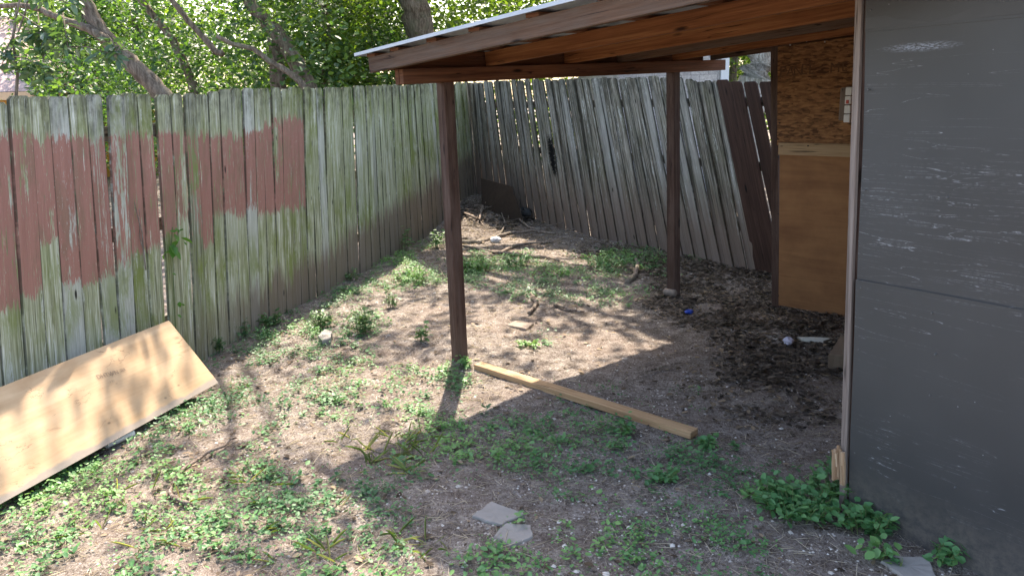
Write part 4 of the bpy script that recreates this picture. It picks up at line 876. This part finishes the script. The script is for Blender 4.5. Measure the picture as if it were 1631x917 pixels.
tag(link(bpy.data.objects.new('gravel', me)), 'small pale gravel scattered in the dirt', 'gravel', kind='stuff')
# grass tufts
p3, px, py = cand(50000); de = blob(px, py, [(640, 725, 80, 30, 1), (560, 690, 60, 20, .5), (700, 860, 90, 20, .5), (450, 800, 120, 40, .25), (270, 790, 120, 40, .25), (550, 860, 100, 40, .3), (330, 870, 200, 40, .35), (130, 880, 100, 40, .3)])
sel = rng.random(len(px)) < de * .16; c_ = p3[sel]; rep = rng.integers(3, 8, len(c_)); pos = np.repeat(c_, rep, 0) + rng.normal(size=(rep.sum(), 3)) * np.array([.01, .01, 0]); print('grass', len(pos))
dr = np.stack([rng.normal(size=len(pos)), rng.normal(size=len(pos)), rng.uniform(.2, 1.3, len(pos))], 1)
tag(leaves('grass', pos, rng.uniform(.06, .15, len(pos)), L_grass, flat=.3, wid=.035, dirs=dr), 'thin green and straw-coloured grass tufts in the weeds', 'grass', kind='stuff')

# ------------------------------------------------------------------ plants one can tell apart
def plant(x, y, rad, h, n, lsz, label, mat=L_weed, stems=8, name='weed_plant', group='weed plants in the yard', tint=.5, cat='plant', flat=.55, wid=1.0):
    b = G(x, y); t = empty(name, b, label=label, cat=cat, group=group); mb = MB(); P_ = []
    for k_ in range(stems):
        an = random.uniform(0, 2 * pi); rr = rad * sqrt(random.random()); e = b + Vector((cos(an) * rr, sin(an) * rr, h * random.uniform(.55, 1))); s0 = b + Vector((cos(an) * rr * .6, sin(an) * rr * .6, 0)); s0.z = float(gh(s0.x, s0.y))
        mb.tube([s0, s0.lerp(e, .5) + Vector((random.uniform(-.01, .01), random.uniform(-.01, .01), .01)), e], [.0022, .0018, .0012], 5)
        for q in range(max(1, n // stems)):
            f = random.uniform(.25, 1); p = s0.lerp(e, f); P_.append([p.x + random.gauss(0, lsz * .35), p.y + random.gauss(0, lsz * .35), p.z + random.uniform(-.004, .01)])
    mb.build('stem', M_stem, t); leaves('foliage', P_, rng.uniform(.7, 1.2, len(P_)) * lsz, mat, t, flat=flat, tint=np.full(len(P_), tint), wid=wid); return t
M_stem = plain('green_stem', (.10, .14, .05), .7)
plant(1262, 820, .16, .11, 620, .036, 'big bushy weed mound left of the grey wall corner', stems=60, wid=1.15)
plant(1330, 800, .12, .16, 260, .038, 'leafy weed clump around the foot of the corner trim', stems=30, wid=1.15)
plant(1378, 845, .11, .11, 260, .040, 'leafy weed clump spilling in front of the grey wall corner', stems=30, wid=1.15)
plant(1326, 757, .035, .13, 60, .032, 'small upright weed just left of the splintered block', stems=9)
plant(1205, 792, .06, .06, 90, .030, 'small pale weed left of the big bushy mound', stems=14, tint=.7)
plant(1400, 893, .05, .07, 34, .048, 'large-leaved weed left of the pale stone', stems=7, wid=1.3, tint=.7)
plant(1500, 893, .07, .09, 70, .042, 'dark weed right of the pale stone against the shed foot', stems=12)
plant(1432, 905, .02, .05, 6, .045, 'three-leaved sprout on the pale stone', stems=2, tint=.3)
plant(578, 530, .12, .24, 150, .045, 'tall pale green seedling cluster nearest the middle of the yard', L_tall, 16)
plant(625, 490, .06, .16, 60, .040, 'small upright seedling right of the tall pale cluster', L_tall, 8)
plant(512, 520, .12, .14, 110, .045, 'low spreading seedlings left of the tall pale cluster', L_tall, 14)
plant(672, 545, .05, .15, 44, .045, 'lone seedling left of the front post', L_tall, 6)
plant(700, 395, .12, .26, 110, .05, 'bushy seedling against the fence just left of the front post', L_tall, 14)
plant(640, 400, .14, .30, 100, .05, 'tall thin seedlings against the fence left of the front post', L_tall, 12)
plant(760, 432, .22, .17, 520, .030, 'dense weed bush directly right of the front post', L_weed, 50, tint=.7)
plant(660, 448, .24, .14, 380, .032, 'broad weed patch left of the front post', L_weed, 40, tint=.75)
plant(825, 425, .16, .16, 300, .028, 'weed bush right of the dense one, before the branches', L_weed, 30)
plant(965, 425, .30, .14, 480, .028, 'wide weed mound in front of the grey fence', L_weed, 50)
plant(1062, 765, .06, .06, 120, .032, 'rounded weed clump below the end of the pine stud', L_weed, 16)
plant(1125, 712, .055, .07, 90, .034, 'weed clump at the right end of the pine stud', L_weed, 14)
plant(995, 690, .05, .07, 70, .032, 'weed clump against the near side of the pine stud', L_weed, 12)
plant(740, 583, .05, .07, 80, .030, 'weed tuft at the foot of the front post', L_weed, 12, tint=.8)
plant(1107, 385, .08, .34, 60, .042, 'shaded vine seedling against the fence right of the rear post', L_weed, 8, tint=.2)
plant(1030, 392, .08, .22, 36, .035, 'spindly seedling against the fence left of the rear post', L_tall, 5)
plant(385, 535, .10, .14, 80, .042, 'dark seedlings at the fence foot right of the plywood', L_tall, 12, tint=.2)
plant(340, 560, .08, .12, 60, .040, 'dark weed at the far corner of the plywood sheet', L_tall, 10, tint=.2)
plant(430, 520, .10, .14, 90, .042, 'fence-foot seedlings farther right of the dark ones', L_tall, 12, tint=.3)
plant(560, 445, .12, .10, 110, .036, 'low weeds at the fence foot below the pale boards', L_tall, 14, tint=.4)
plant(838, 553, .10, .05, 110, .030, 'sunlit flat weed between the two posts', L_weed, 16, tint=.9)
# climbing vine on the left fence
vb = W(LA, LA + ldir, 276, 540) - nL * .02; gb = Vector((vb.x, vb.y, 0))
v_ = empty('climbing_vine', gb, label='bright green vine climbing a joint in the mossy fence', cat='vine')
pts = [W(LA, LA + ldir, x, y) - nL * .022 for x, y in ((280, 575), (276, 540), (274, 500), (272, 460), (271, 420), (268, 390), (270, 362))]
mb = MB(); mb.tube(pts, [.003] * 7, 5); mb.build('stem', M_stem, v_); P_ = []
for x, y in [(268, 388), (262, 392), (275, 382), (280, 378), (270, 372), (266, 366), (271, 362), (275, 368), (265, 396), (284, 384), (277, 480), (275, 500), (279, 487), (272, 437), (282, 486)]: P_.append(W(LA, LA + ldir, x, y) - nL * .04)
leaves('foliage', P_, [.11, .115, .10, .085, .07, .06, .05, .055, .10, .06, .04, .035, .035, .03, .03], L_vine, v_, flat=.25, dirs=np.tile([.3, -.3, -.5], (15, 1)), wid=1.2)
d_ = MB(); d_.tube([W(LA, LA + ldir, x, y) - nL * .02 for x, y in ((228, 430), (224, 398), (222, 370), (215, 345), (210, 322))], [.004, .005, .004, .003, .002], 6)
d_.tube([W(LA, LA + ldir, x, y) - nL * .02 for x, y in ((224, 398), (219, 380), (217, 350), (218, 332))], [.003, .003, .002, .0015], 5)
tag(rebase(d_.build('dry_vine', M_branch)), 'dead brown vine stem clinging to the painted boards', 'vine')
print('objects', len(bpy.data.objects))
